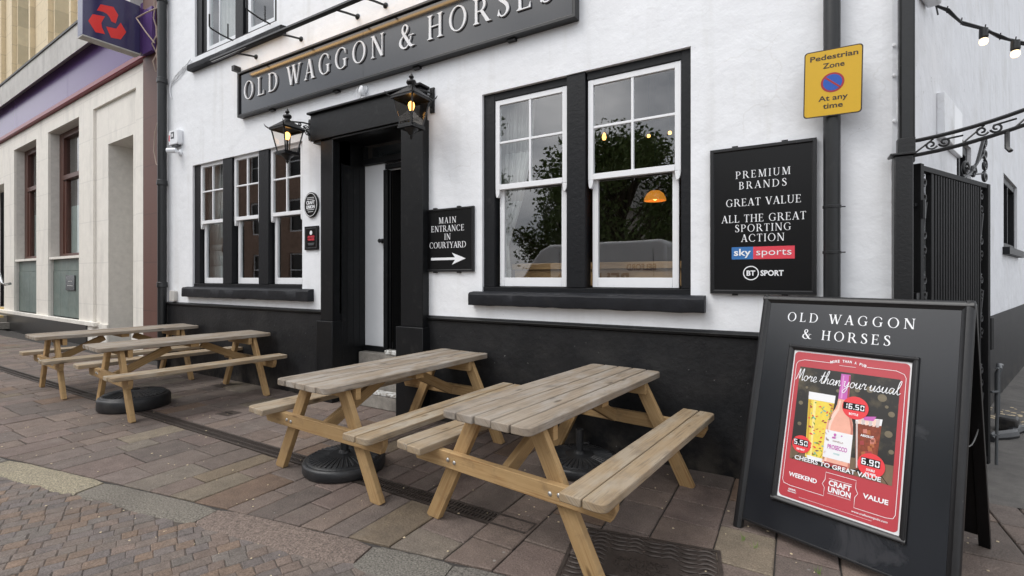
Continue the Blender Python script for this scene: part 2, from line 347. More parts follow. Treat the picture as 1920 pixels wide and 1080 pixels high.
overlay(M['side_wall'], 24.0, .66, .69, (.30, .29, .28), .7)
for k_ in ('black', 'black_frame', 'sill', 'pipe'):
    overlay(M[k_], 7.0, .60, .80, (.055, .053, .052), .38, detail=9); overlay(M[k_], 34.0, .71, .74, (.22, .21, .20), .55)
overlay(M['board'], 3.0, .60, .66, (.05, .05, .055), .5, detail=10, dist=.6); overlay(M['board'], 40.0, .72, .74, (.25, .25, .25), .5)
overlay(M['board_frame'], 30.0, .69, .72, (.16, .15, .145), .6)
overlay(M['bank_stone'], 1.6, .52, .76, (.55, .53, .49), .55, stretch=(1.5, 1.5, .4), detail=9)
overlay(M['cornice'], 2.0, .52, .74, (.30, .29, .28), .65, stretch=(3.0, 3.0, .35), detail=9)
for k_, c_ in (('wood_top', (.13, .115, .10)), ('wood_seat', (.16, .13, .10)), ('wood', (.20, .13, .07))):
    overlay(M[k_], 6.0, .53, .70, c_, .6, detail=10, stretch=(1.6, .7, 1.6)); overlay(M[k_], 2.1, .50, .70, (.44, .40, .345) if k_ != 'wood' else (.52, .39, .22), .26)
overlay(M['step'], 4.0, .48, .68, (.12, .11, .10), .6, detail=9); overlay(M['yard'], 1.2, .48, .7, (.055, .05, .046), .6, detail=9)
overlay(M['rubber'], 8.0, .52, .75, (.05, .048, .045), .6, detail=9)

for k_ in ('plinth', 'black', 'black_frame', 'sill'): M[k_].node_tree.nodes['Principled BSDF'].inputs['Specular IOR Level'].default_value = 0.28
# ------------------------------------------------------------------ mesh builder
class MB:
    def __init__(s): s.v, s.f, s.mi, s.uv, s.col = [], [], [], [], []
    def poly(s, pts, mi=0, uv=None, col=None):
        b = len(s.v); s.v += [tuple(p) for p in pts]; s.f.append(tuple(range(b, b + len(pts))))
        s.mi.append(mi); s.uv.append(uv); s.col.append(col)
    def mesh(s, verts, faces, mi=0, uvs=None, col=None):
        b = len(s.v); s.v += [tuple(p) for p in verts]
        for k, f in enumerate(faces):
            s.f.append(tuple(b + i for i in f)); s.mi.append(mi); s.uv.append(uvs[k] if uvs else None); s.col.append(col)
    def obox(s, o, ax, ay, az, mi=0, grain=None, col=None):
        o, ax, ay, az = Vector(o), Vector(ax), Vector(ay), Vector(az)
        P = [o + ax * i + ay * j + az * k for i in (0, 1) for j in (0, 1) for k in (0, 1)]
        F = [(0, 1, 3, 2), (4, 6, 7, 5), (0, 4, 5, 1), (2, 3, 7, 6), (0, 2, 6, 4), (1, 5, 7, 3)]
        if ax.cross(ay).dot(az) < 0: F = [tuple(reversed(f)) for f in F]
        uvs = None
        if grain:
            g = {'x': ax, 'y': ay, 'z': az}[grain]; gl = g.length; gn = g / gl
            others = [q.normalized() for q in (ax, ay, az) if q is not g]
            ou, ov = random.uniform(0, 40), random.uniform(0, 40)
            uvs = []
            for f in F:
                nn = (P[f[1]] - P[f[0]]).cross(P[f[2]] - P[f[1]]).normalized()
                if abs(nn.dot(gn)) > 0.9:
                    uvs.append([(ou + 0.05 * (P[i] - o).dot(others[0]), ov + (P[i] - o).dot(others[1])) for i in f])
                else:
                    u2 = others[0] if abs(nn.dot(others[0])) < 0.5 else others[1]
                    sh = 0.31 if u2 is others[1] else 0
                    uvs.append([(ou + (P[i] - o).dot(gn), ov + sh + (P[i] - o).dot(u2)) for i in f])
        s.mesh(P, F, mi, uvs, col)
    def box(s, x0, x1, y0, y1, z0, z1, mi=0, grain=None, col=None):
        s.obox((x0, y0, z0), (x1 - x0, 0, 0), (0, y1 - y0, 0), (0, 0, z1 - z0), mi, grain, col)
    def bar(s, a, b, w, h, side=None, mi=0):
        a, b = Vector(a), Vector(b); d = (b - a)
        sd = Vector(side) if side else d.cross(Vector((0, 0, 1)))
        if sd.length < 1e-6: sd = Vector((1, 0, 0))
        sd = (sd - d.normalized() * sd.dot(d.normalized())).normalized(); up = sd.cross(d).normalized()
        s.obox(a - sd * w / 2 - up * h / 2, sd * w, d, up * h, mi, 'y')
    def prism(s, pts, o, ux, uy, depth, mi=0, mi_side=None, grain=None):
        """2D polygon pts on the plane o,ux,uy extruded by the vector depth"""
        o, ux, uy, dv = Vector(o), Vector(ux), Vector(uy), Vector(depth)
        ou, ov = random.uniform(0, 40), random.uniform(0, 40)
        A = [o + ux * x + uy * y for x, y in pts]; B = [p + dv for p in A]; n = len(A); b = len(s.v)
        s.v += [tuple(p) for p in A + B]
        g = (lambda q: (ou + q[1], ov + q[0])) if grain == 'y' else (lambda q: (ou + q[0], ov + q[1]))
        uvt = [g(q) for q in pts]
        s.f.append(tuple(range(b, b + n))); s.f.append(tuple(range(b + 2 * n - 1, b + n - 1, -1)))
        s.mi += [mi, mi]; s.uv += [uvt if grain else None, list(reversed(uvt)) if grain else None]; s.col += [None, None]
        dl = dv.length
        for i in range(n):
            j = (i + 1) % n
            s.f.append((b + i, b + n + i, b + n + j, b + j)); s.mi.append(mi if mi_side is None else mi_side); s.col.append(None)
            if grain:
                e = (uvt[i][0], uvt[i][1]); e2 = (uvt[j][0], uvt[j][1])
                s.uv.append([e, (e[0], e[1] + dl), (e2[0], e2[1] + dl), e2])
            else: s.uv.append(None)
    def tube(s, pts, r, n=8, mi=0, cap=True):
        pts = [Vector(p) for p in pts]; m = len(pts); b = len(s.v); ref = None
        for i, p in enumerate(pts):
            d = (pts[min(i + 1, m - 1)] - pts[max(i - 1, 0)]).normalized()
            if ref is None: ref = d.orthogonal().normalized()
            ref = (ref - d * ref.dot(d)).normalized(); q = d.cross(ref)
            rr = r[i] if isinstance(r, (list, tuple)) else r
            for k in range(n):
                a = 2 * math.pi * k / n; s.v.append(tuple(p + (ref * math.cos(a) + q * math.sin(a)) * rr))
        for i in range(m - 1):
            for k in range(n):
                k2 = (k + 1) % n
                s.f.append((b + i * n + k, b + i * n + k2, b + (i + 1) * n + k2, b + (i + 1) * n + k))
                s.mi.append(mi); s.uv.append(None); s.col.append(None)
        if cap:
            for f in (tuple(range(b + n - 1, b - 1, -1)), tuple(range(b + (m - 1) * n, b + m * n))):
                s.f.append(f); s.mi.append(mi); s.uv.append(None); s.col.append(None)
    def lathe(s, prof, c, n=24, mi=0, axis='z'):
        b = len(s.v); m = len(prof); cx, cy, cz = c
        for r, h in prof:
            r = max(r, 1e-4)
            for k in range(n):
                a = 2 * math.pi * k / n; x, y = r * math.cos(a), r * math.sin(a)
                s.v.append((cx + x, cy + y, cz + h) if axis == 'z' else (cx + x, cy - h, cz + y) if axis == '-y' else (cx + h, cy + x, cz + y))
        for i in range(m - 1):
            for k in range(n):
                k2 = (k + 1) % n
                s.f.append((b + i * n + k, b + i * n + k2, b + (i + 1) * n + k2, b + (i + 1) * n + k))
                s.mi.append(mi); s.uv.append(None); s.col.append(None)
        for f in (tuple(range(b + n - 1, b - 1, -1)), tuple(range(b + (m - 1) * n, b + m * n))):
            s.f.append(f); s.mi.append(mi); s.uv.append(None); s.col.append(None)
    def text(s, tv, tf, o, ux, uy, depth=0.0, mi=0, mi_side=None):
        """flat triangles tv/tf (2D) on plane o,ux,uy; depth (along ux x uy) gives raised letters"""
        o, ux, uy = Vector(o), Vector(ux), Vector(uy); nn = ux.cross(uy).normalized()
        top = [o + ux * x + uy * y + nn * depth for x, y in tv]; b = len(s.v); n = len(top)
        s.v += [tuple(p) for p in top]
        for f in tf: s.f.append(tuple(b + i for i in f)); s.mi.append(mi); s.uv.append(None); s.col.append(None)
        if depth:
            s.v += [tuple(p - nn * depth) for p in top]
            cnt = {}
            for f in tf:
                for i in range(len(f)):
                    e = (f[i], f[(i + 1) % len(f)]); cnt[e] = 1
            for (i, j) in cnt:
                if (j, i) not in cnt:
                    s.f.append((b + i, b + n + i, b + n + j, b + j)); s.mi.append(mi if mi_side is None else mi_side)
                    s.uv.append(None); s.col.append(None)
    def build(s, name, mats, parent=None, bevel=0.0, smooth=True, inv=None, seg=2, fix=True):
        if not isinstance(mats, (list, tuple)): mats = [mats]
        me = bpy.data.meshes.new(name)
        v = s.v
        if inv is None and parent is not None: inv = INV.get(parent.name)
        if inv is not None: v = [inv @ Vector(p) for p in v]
        me.from_pydata(v, [], s.f)
        for m_ in mats: me.materials.append(m_)
        me.polygons.foreach_set('material_index', s.mi)
        if any(u is not None for u in s.uv):
            ul = me.uv_layers.new(name='UVMap'); k = 0
            for f, u in zip(s.f, s.uv):
                for i in range(len(f)):
                    if u is not None: ul.data[k].uv = u[i]
                    k += 1
        if any(c is not None for c in s.col):
            at = me.color_attributes.new('tone', 'FLOAT_COLOR', 'CORNER'); k = 0
            for f, c in zip(s.f, s.col):
                for i in range(len(f)):
                    if c is not None: at.data[k].color = (*c, 1)
                    k += 1
        if fix:
            bm = bmesh.new(); bm.from_mesh(me); bmesh.ops.recalc_face_normals(bm, faces=bm.faces); bm.to_mesh(me); bm.free()
        if smooth:
            me.polygons.foreach_set('use_smooth', [True] * len(me.polygons)); me.set_sharp_from_angle(angle=R(38))
        o = bpy.data.objects.new(name, me); SC.collection.objects.link(o)
        if parent is not None: o.parent = parent
        if parent is not None and parent.name in INV: INV[o.name] = INV[parent.name]
        if bevel:
            bv = o.modifiers.new('edge', 'BEVEL'); bv.width = bevel; bv.segments = seg; bv.limit_method = 'ANGLE'; bv.angle_limit = R(40)
        return o
INV = {}
def tag(o, label, cat, group=None):
    o['label'] = label; o['category'] = cat
    if group: o['group'] = group
    return o
def thing(name, label, cat, loc=(0, 0, 0), rz=0.0, group=None, world=True):
    o = bpy.data.objects.new(name, None); SC.collection.objects.link(o)
    o.location = loc; o.rotation_euler = (0, 0, rz); o.empty_display_size = 0.2
    tag(o, label, cat, group)
    if world: INV[o.name] = (Matrix.Translation(loc) @ Matrix.Rotation(rz, 4, 'Z')).inverted()
    return o
def structure(o): o['kind'] = 'structure'; return o
def copy_tree(o, parent=None):
    c = o.copy(); SC.collection.objects.link(c)
    if parent is not None: c.parent = parent
    for ch in list(o.children): copy_tree(ch, c)
    return c
def set_label(o, label): o['label'] = label; return o

# ------------------------------------------------------------------ lettering: a drawn serif capital face, built-in sans, a brush script
def cdt(polys):
    vs, fs = [], []
    for p in polys:
        ar = sum(p[i][0] * p[(i + 1) % len(p)][1] - p[(i + 1) % len(p)][0] * p[i][1] for i in range(len(p)))
        if abs(ar) < 1e-9: continue
        if ar < 0: p = list(reversed(p))
        b = len(vs); vs += [Vector(q) for q in p]; fs.append(list(range(b, b + len(p))))
    r = delaunay_2d_cdt(vs, [], fs, 1, 1e-5, True)
    V, F, OF = r[0], r[2], r[5]
    return [tuple(v) for v in V], [tuple(f) for f, o in zip(F, OF) if len(o)]
def rect(x0, y0, x1, y1): return [(x0, y0), (x1, y0), (x1, y1), (x0, y1)]
TK, TN, SFH = 0.116, 0.045, 0.034
def serif_at(cx, w, y, up=1, ext=0.085):
    e = w / 2 + ext; k = 0.06 * up
    return [[(cx - e, y), (cx + e, y), (cx + e, y + SFH * up), (cx - e, y + SFH * up)],
            [(cx - w / 2 - ext * .55, y + SFH * up * .9), (cx + w / 2 + ext * .55, y + SFH * up * .9), (cx + w / 2, y + SFH * up + k), (cx - w / 2, y + SFH * up + k)]]
def stem(x, w=TK, y0=0.0, y1=1.0, bot=True, top=True):
    r = [rect(x - w / 2, y0, x + w / 2, y1)]
    if bot: r += serif_at(x, w, y0, 1)
    if top: r += serif_at(x, w, y1, -1)
    return r
def diag(x0, y0, x1, y1, w): return [[(x0 - w / 2, y0), (x0 + w / 2, y0), (x1 + w / 2, y1), (x1 - w / 2, y1)]]
def arc(cx, cy, rx, ry, a0, a1, tk=TK, tn=TN, n=26):
    out = []
    for i in range(n):
        q = []
        for a in (a0 + (a1 - a0) * i / n, a0 + (a1 - a0) * (i + 1) / n):
            a = R(a); q.append(((cx + rx * math.cos(a), cy + ry * math.sin(a)), (cx + (rx - tk) * math.cos(a), cy + (ry - tn) * math.sin(a))))
        out.append([q[0][0], q[1][0], q[1][1], q[0][1]])
    return out
def pen(pts, n=7):
    """smooth stroke through (x, y, width)"""
    P = [pts[0]] + list(pts) + [pts[-1]]; S = []
    for i in range(1, len(P) - 2):
        for k in range(n):
            t = k / n
            S.append(tuple(0.5 * (2 * P[i][c] + (P[i + 1][c] - P[i - 1][c]) * t + (2 * P[i - 1][c] - 5 * P[i][c] + 4 * P[i + 1][c] - P[i + 2][c]) * t * t
                     + (3 * P[i][c] - P[i - 1][c] - 3 * P[i + 1][c] + P[i + 2][c]) * t ** 3) for c in range(3)))
    S.append(pts[-1]); L_, R_ = [], []
    for i, p in enumerate(S):
        a, b = S[max(i - 1, 0)], S[min(i + 1, len(S) - 1)]; dx, dy = b[0] - a[0], b[1] - a[1]; d = math.hypot(dx, dy) or 1
        L_.append((p[0] - dy / d * p[2] / 2, p[1] + dx / d * p[2] / 2)); R_.append((p[0] + dy / d * p[2] / 2, p[1] - dx / d * p[2] / 2))
    return [[L_[i], L_[i + 1], R_[i + 1], R_[i]] for i in range(len(S) - 1)]
def beak(x, y, up, h=0.19): return [[(x, y), (x + 0.03, y), (x + 0.03, y + h * up), (x + 0.012, y + h * up), (x - 0.05, y + 0.04 * up)]]
GL = {}
def glyphs():
    G = {}
    G['A'] = (diag(.09, 0, .375, 1.0, .055) + diag(.65, 0, .385, 1.0, .145) + [rect(.2, .31, .56, .355)] + serif_at(.09, .055, 0) + serif_at(.65, .145, 0, 1, .07), .76)
    G['B'] = (stem(.15) + [rect(.15, .955, .34, 1), rect(.15, .505, .34, .55), rect(.15, 0, .34, .045)] + arc(.32, .757, .25, .243, -90, 90) + arc(.33, .265, .30, .265, -90, 90), .68)
    G['C'] = (arc(.47, .5, .43, .515, 48, 318) + beak(.74, .88, -1, .2) + beak(.75, .12, 1, .06), .84)
    G['D'] = (stem(.15) + [rect(.15, .955, .36, 1), rect(.15, 0, .36, .045)] + arc(.35, .5, .46, .5, -90, 90), .87)
    G['E'] = (stem(.15) + [rect(.15, .955, .56, 1), rect(.15, .495, .46, .54), rect(.15, 0, .60, .045)] + beak(.53, 1, -1, .2) + beak(.57, 0, 1, .22) + [rect(.44, .40, .47, .63)], .66)
    G['G'] = (arc(.47, .5, .43, .515, 48, 312) + beak(.74, .88, -1, .2) + [rect(.66, .07, .66 + TK, .42)] + serif_at(.66 + TK / 2, TK, .45, -1, .08), .90)
    G['H'] = (stem(.15) + stem(.68) + [rect(.15, .49, .68, .54)], .83)
    G['I'] = (stem(.16), .32)
    G['L'] = (stem(.15) + [rect(.15, 0, .58, .045)] + beak(.55, 0, 1, .24), .62)
    G['M'] = (stem(.13, .055) + stem(.83, TK) + diag(.17, 1, .47, .02, .135) + diag(.76, 1, .46, .0, .055), .98)
    G['N'] = (stem(.13, .055, bot=True) + stem(.72, .055, bot=False) + diag(.14, 1.0, .70, 0.0, .15), .84)
    G['O'] = (arc(.47, .5, .43, .515, 0, 360, n=44), .94)
    G['P'] = (stem(.15) + [rect(.15, .955, .33, 1), rect(.15, .45, .33, .495)] + arc(.32, .725, .30, .275, -90, 90), .66)
    G['R'] = (stem(.15) + [rect(.15, .955, .33, 1), rect(.15, .46, .36, .505)] + arc(.32, .73, .28, .27, -90, 90) + [[(.33, .48), (.48, .48), (.80, .0), (.63, .0)]] + [rect(.63, 0, .84, SFH)], .80)
    G['S'] = (pen([(.50, .80, .05), (.42, .95, .06), (.27, .985, .055), (.13, .86, .11), (.17, .68, .13), (.34, .53, .145), (.48, .37, .135), (.50, .18, .11), (.36, .02, .055), (.2, .03, .055), (.10, .2, .05)]) + beak(.47, .97, -1, .24) + beak(.10, .03, 1, .26), .60)
    G['T'] = (stem(.34, top=False) + [rect(.04, .955, .64, 1)] + [[(.04, 1), (.09, 1), (.09, .955), (.06, .79), (.035, .79)], [(.64, 1), (.59, 1), (.59, .955), (.62, .79), (.645, .79)]], .68)
    G['U'] = (stem(.15, y0=.3, bot=False) + stem(.66, .055, y0=.3, bot=False) + arc(.385, .32, .302, .335, 180, 360, tk=.09), .80)
    G['V'] = (diag(.10, 1, .40, 0, .14) + diag(.66, 1, .41, 0, .055) + serif_at(.10, .14, 1, -1, .07) + serif_at(.66, .055, 1, -1), .76)
    G['W'] = (diag(.10, 1, .35, 0, .14) + diag(.56, 1, .36, 0, .055) + diag(.53, 1, .78, 0, .14) + diag(1.04, 1, .79, 0, .055) + serif_at(.10, .14, 1, -1, .07) + serif_at(.55, .12, 1, -1, .06) + serif_at(1.04, .055, 1, -1), 1.12)
    G['Y'] = (diag(.11, 1, .36, .46, .14) + diag(.64, 1, .38, .46, .055) + stem(.37, y1=.5, top=False) + serif_at(.11, .14, 1, -1, .07) + serif_at(.64, .055, 1, -1), .74)
    G['&'] = (pen([(.80, .02, .06), (.66, .06, .13), (.40, .42, .14), (.22, .70, .12), (.23, .90, .07), (.36, .99, .05), (.48, .88, .09), (.45, .70, .08), (.26, .52, .05), (.10, .36, .10), (.09, .16, .13), (.24, .01, .08), (.42, .0, .05), (.58, .16, .05), (.70, .44, .055)]) + [rect(.56, .47, .86, .505), rect(.66, 0, .90, SFH)], .92)
    for k, (p, a) in G.items(): GL[k] = (*cdt(p), a)
glyphs()
def serif(sx, h, width=None, track=0.07, cx=0.0):
    adv = sum(GL[c][2] if c != ' ' else 0.34 for c in sx)
    n = len(sx) - 1
    if width is not None and n: track = (width / h - adv) / n
    w = adv + track * n; x = -w / 2; tv, tf = [], []
    for c in sx:
        if c == ' ': x += 0.34 + track; continue
        V, F, a = GL[c]; b = len(tv)
        tv += [(cx + (x + p[0]) * h, p[1] * h) for p in V]; tf += [tuple(b + i for i in f) for f in F]
        x += a + track
    return tv, tf
_cap = {}
def sans(sx, cap, bold=0.0, width=None, shear=0.0, align='CENTER', space=1.0):
    cu = bpy.data.curves.new('t', 'FONT'); cu.body = sx; cu.size = 1.0; cu.offset = bold; cu.shear = shear; cu.resolution_u = 3
    cu.space_character = space; cu.align_x = 'LEFT'
    o = bpy.data.objects.new('t', cu); SC.collection.objects.link(o)
    dg = bpy.context.evaluated_depsgraph_get(); e = o.evaluated_get(dg); me = e.to_mesh()
    tv = [(v.co.x, v.co.y) for v in me.vertices]; tf = [tuple(p.vertices) for p in me.polygons]; e.to_mesh_clear()
    bpy.data.objects.remove(o); bpy.data.curves.remove(cu)
    k = cap / 0.69
    x0 = min(p[0] for p in tv); x1 = max(p[0] for p in tv); kx = k
    if width is not None: kx = width / (x1 - x0)
    c = (x0 + x1) / 2 if align == 'CENTER' else x0 if align == 'LEFT' else x1
    return [((p[0] - c) * kx, p[1] * k) for p in tv], tf
def disc2(r, n=28, rx=None): return [((rx or r) * math.cos(2 * math.pi * k / n), r * math.sin(2 * math.pi * k / n)) for k in range(n)]
def rrect(x0, y0, x1, y1, r, n=5):
    out = []
    for cx, cy, a in ((x1 - r, y1 - r, 0), (x0 + r, y1 - r, 90), (x0 + r, y0 + r, 180), (x1 - r, y0 + r, 270)):
        out += [(cx + r * math.cos(R(a + 90 * k / n)), cy + r * math.sin(R(a + 90 * k / n))) for k in range(n + 1)]
    return out
def ring_tris(r0, r1, n=32):
    tv = [(r * math.cos(2 * math.pi * k / n), r * math.sin(2 * math.pi * k / n)) for r in (r0, r1) for k in range(n)]
    return tv, [(k, (k + 1) % n, n + (k + 1) % n, n + k) for k in range(n)]
def scroll(c, r, a0, turns, n=22, k=0.25):
    """flat spiral in 2D around c"""
    return [(c[0] + r * (1 - (1 - k) * i / n) * math.cos(R(a0) + turns * 2 * math.pi * i / n), c[1] + r * (1 - (1 - k) * i / n) * math.sin(R(a0) + turns * 2 * math.pi * i / n)) for i in range(n + 1)]

# ================================================================== GROUND
def kerb_y(x): return -1.945 + 0.1776 * (x + 1.55)       # back edge of the kerb line, which runs slightly skew to the facade
g = MB(); g.poly([(-150, -150, -0.06), (150, -150, -0.06), (150, 150, -0.06), (-150, 150, -0.06)])
structure(g.build('ground', M['tarmac'], fix=False))
TONES = [(.152, .115, .095), (.138, .107, .091), (.160, .120, .098), (.127, .101, .087), (.166, .125, .101), (.146, .114, .098), (.136, .106, .089), (.155, .115, .098)]
ODD = [(.170, .130, .088), (.162, .108, .076), (.150, .125, .100), (.172, .140, .102)]
def tone(p_odd):
    c = random.choice(ODD) if random.random() < p_odd else random.choice(TONES)
    k = random.uniform(0.86, 1.12); return tuple(q * k for q in c)
def slab(mb, P4, top, col, bev=0.006, jit=0.0025):
    """one stone: chamfered top on four (x, y) corners"""
    cx = sum(p[0] for p in P4) / 4; cy = sum(p[1] for p in P4) / 4
    P4 = [(p[0] + random.uniform(-jit, jit), p[1] + random.uniform(-jit, jit)) for p in P4]
    ins = []
    for i in range(4):
        a, b, c = P4[i - 1], P4[i], P4[(i + 1) % 4]
        d1 = Vector((a[0] - b[0], a[1] - b[1])).normalized(); d2 = Vector((c[0] - b[0], c[1] - b[1])).normalized()
        ins.append((b[0] + (d1.x + d2.x) * bev, b[1] + (d1.y + d2.y) * bev))
    tx, ty = random.uniform(-.008, .008), random.uniform(-.008, .008)
    z = lambda p: top + (p[0] - cx) * tx + (p[1] - cy) * ty
    v = [(p[0], p[1], -0.055) for p in P4] + [(p[0], p[1], z(p) - bev * .8) for p in P4] + [(p[0], p[1], z(p)) for p in ins]
    f = [(8, 9, 10, 11)] + [(i, (i + 1) % 4, 4 + (i + 1) % 4, 4 + i) for i in range(4)] + [(4 + i, 4 + (i + 1) % 4, 8 + (i + 1) % 4, 8 + i) for i in range(4)]
    mb.mesh(v, f, 0, None, col)
pv = MB()
MANX0, MANX1 = -1.13, -0.30
def courses(x0, x1, yfun, ytop, mb, p_odd=0.16):
    x = x0
    while x < x1 - 0.12:
        w = random.choice((0.18, 0.21, 0.24, 0.28, 0.30, 0.34, 0.42))
        w = min(w, x1 - x)
        if x1 - x - w < 0.12: w = x1 - x
        segs = [(yfun(x + w / 2), -1.525), (-1.375, ytop)] if x + w < -1.36 else [(yfun(x + w / 2), ytop)]
        for (ya, yb) in segs:
            y = ya; first = True
            if yb - ya < 0.03: continue
            while y < yb - 1e-4:
                l = random.uniform(0.20, 0.56) * (1.0 if w > 0.28 else 0.9)
                if yb - y - l < 0.18: l = yb - y
                gp = 0.0045
                if first and ya < -1.6:
                    P4 = [(x + gp, yfun(x) + gp), (x + w - gp, yfun(x + w) + gp), (x + w - gp, y + l - gp), (x + gp, y + l - gp)]
                else: P4 = [(x + gp, y + gp), (x + w - gp, y + gp), (x + w - gp, y + l - gp), (x + gp, y + l - gp)]
                first = False
                slab(mb, P4, random.uniform(-.002, .0025), tone(p_odd)); y += l
        x += w
courses(-20.0, -1.36, kerb_y, -0.002, pv)
courses(-1.36, -0.40, kerb_y, -0.002, pv, 0.25); courses(-0.40, 0.66, kerb_y, -0.002, pv, 0.3)
courses(0.66, 6.0, kerb_y, 0.42, pv, 0.2)
structure(pv.build('pavement', M['paver'], fix=False))
mb = MB(); mb.poly([(-20, -3.0 - 2.4, -.012), (6, -1.0, -.012), (6, .45, -.012), (-20, .45, -.012)]); structure(mb.build('mortar_bed_ground', M['mortar'], fix=False))
# kerb stones in one line
kb = MB(); kd = Vector((0.9846, 0.1749, 0)); kn = Vector((0.1749, -0.9846, 0))
joints = [(-9.2, -8.1), (-8.1, -6.95), (-6.95, -5.62), (-5.62, -4.40), (-4.40, -3.25), (-3.25, -2.06), (-2.06, -1.56), (-1.56, -0.62), (-0.62, 0.5), (0.5, 1.6), (1.6, 2.8), (2.8, 4.0)]
kt = {-5.62: (.27, .235, .165), -4.40: (.165, .148, .122), -3.25: (.17, .130, .108), -2.06: (.15, .138, .118), -1.56: (.145, .132, .115), -6.95: (.16, .145, .125)}
for a, b in joints:
    col = kt.get(a, random.choice([(.15, .136, .118), (.16, .13, .11)]))
    A = Vector((a, kerb_y(a), 0)); B = Vector((b, kerb_y(b), 0)); q = 0.245 + random.uniform(-.012, .012)
    n_ = 9; ra = [(random.uniform(-.010, .010), random.uniform(-.014, .014)) for _ in range(n_ + 1)]
    top = random.uniform(.000, .006)
    prev = None
    rows = []
    for i in range(n_ + 1):
        p = A + (B - A) * (0.006 + 0.988 * i / n_)
        en = 0.02 if i in (0, n_) else 0.0
        i0 = p + kn * (0.008 + en + ra[i][0] * .5); i1 = p + kn * (q - en + ra[i][1])
        rows.append([(i0.x, i0.y, -.05), (i0.x, i0.y, top - .012), ((i0 + kn * .014).x, (i0 + kn * .014).y, top), ((i1 - kn * .022).x, (i1 - kn * .022).y, top - .003), (i1.x, i1.y, top - .02), (i1.x, i1.y, -.05)])
    v = [p for r in rows for p in r]; f = []
    for i in range(n_):
        for k in range(5): f.append((i * 6 + k, i * 6 + k + 1, (i + 1) * 6 + k + 1, (i + 1) * 6 + k))
    f += [(0, 1, 2, 3, 4, 5), tuple(n_ * 6 + k for k in (5, 4, 3, 2, 1, 0))]
    kb.mesh(v, f, 0, None, col)
structure(kb.build('kerb', M['kerb']))
# setts of the street
st = MB(); ang = R(68); ux = Vector((math.cos(ang), math.sin(ang))); uy = Vector((-ux.y, ux.x))
ST = [(.158, .118, .096), (.142, .116, .100), (.136, .112, .101), (.168, .119, .088), (.148, .117, .098), (.182, .126, .090), (.132, .111, .102), (.144, .123, .108), (.155, .121, .101)]
o = Vector((-3.0, -3.6)); r0 = 0.0
row = -95
while row < 95:
    w = 0.082; col = -9.0 + random.uniform(0, .2)
    while col < 9.0:
        l = random.uniform(.075, .125)
        c = o + ux * (col + l / 2) + uy * (row * 0.084 + w / 2)
        if -12.0 < c.x < 3.5 and -6.6 < c.y < kerb_y(c.x) - 0.20:
            g_ = 0.0012
            wob = [random.uniform(-.004, .004) for _ in range(8)]
            q = [(col + g_ + wob[0], row * .084 + g_ + wob[1]), (col + l - g_ + wob[2], row * .084 + g_ + wob[3]), (col + l - g_ + wob[4], row * .084 + .084 - g_ + wob[5]), (col + g_ + wob[6], row * .084 + .084 - g_ + wob[7])]
            P4 = [tuple(o + ux * a + uy * b) for a, b in q]
            cc = random.choice(ST); k = random.uniform(.88, 1.12)
            slab(st, P4, -.007 + random.uniform(-.002, .002), tuple(k * z for z in cc), 0.005, 0.0)
        col += l
    row += 1
structure(st.build('street_setts', M['sett'], fix=False))
mb = MB(); mb.poly([(-14, -7.0, -.0115), (5, -7.0, -.0115), (5, -0.9, -.0115), (-14, -4.3, -.0115)]); structure(mb.build('street_bed_ground', M['sand'], fix=False))
mb = MB(); mb.poly([(0.6, .42, .0), (14, .42, .0), (14, 22, .0), (8.3, 22, .0)]); structure(mb.build('courtyard_ground', M['yard'], fix=False))
# drainage channel
t = thing('drain_channel', 'long dark slotted drainage channel sunk in the paving along the pub', 'drain', (-6, -1.45, 0))
mb = MB(); mb.box(-18, -1.372, -1.522, -1.502, -.05, .003); mb.box(-18, -1.372, -1.398, -1.378, -.05, .003); mb.box(-1.385, -1.372, -1.502, -1.398, -.05, .003)
mb.box(-18, -1.386, -1.502, -1.398, -.05, -.03); mb.build('channel_edge', M['cast'], t)
mb = MB(); x = -1.40
while x > -17.9:
    mb.box(x - .014, x, -1.502, -1.398, -.02, .001); x -= .026 if x > -8 else .05
mb.box(-18, -1.386, -1.456, -1.444, -.018, .0005); mb.build('grating', M['cast'], t)
# manhole
t = thing('manhole_cover', 'rusty cast iron cover with raised wave pattern in front of the leaning board', 'manhole cover', (-0.70, -1.49, 0), R(10.5), world=False)
mb = MB(); W, H_ = .40, .30
for a in ((-W, W, H_ - .02, H_), (-W, W, -H_, -H_ + .02), (-W, -W + .02, -H_ + .02, H_ - .02), (W - .02, W, -H_ + .02, H_ - .02)): mb.box(*a, -.03, .006)
mb.build('cover_frame', M['cast'], t)
mb = MB(); mb.box(-W + .024, W - .024, -H_ + .024, H_ - .024, -.03, .001)
for r_ in range(13):
    y = -H_ + .05 + r_ * .0417
    for c_ in range(8):
        x = -W + .075 + c_ * .093
        if abs(x) < .22 and abs(y) < .085: continue
        sg = 1 if c_ % 2 else -1
        mb.tube([(x - .046, y - sg * .006, .002), (x - .02, y + sg * .006, .005), (x, y + sg * .010, .006), (x + .02, y + sg * .006, .005), (x + .046, y - sg * .006, .002)], [.003, .007, .0075, .007, .003], 6)
for s_, yy, h in (('600 X 450', .045, .026), ('TROJAN 70', -.012, .040), ('LOCKED COVER', -.055, .026)):
    tv, tf = sans(s_, h, .02); mb.text(tv, tf, (0, -yy + .004, .002), (-1, 0, 0), (0, -1, 0), .004)
mb.build('cover_plate', M['cast'], t)
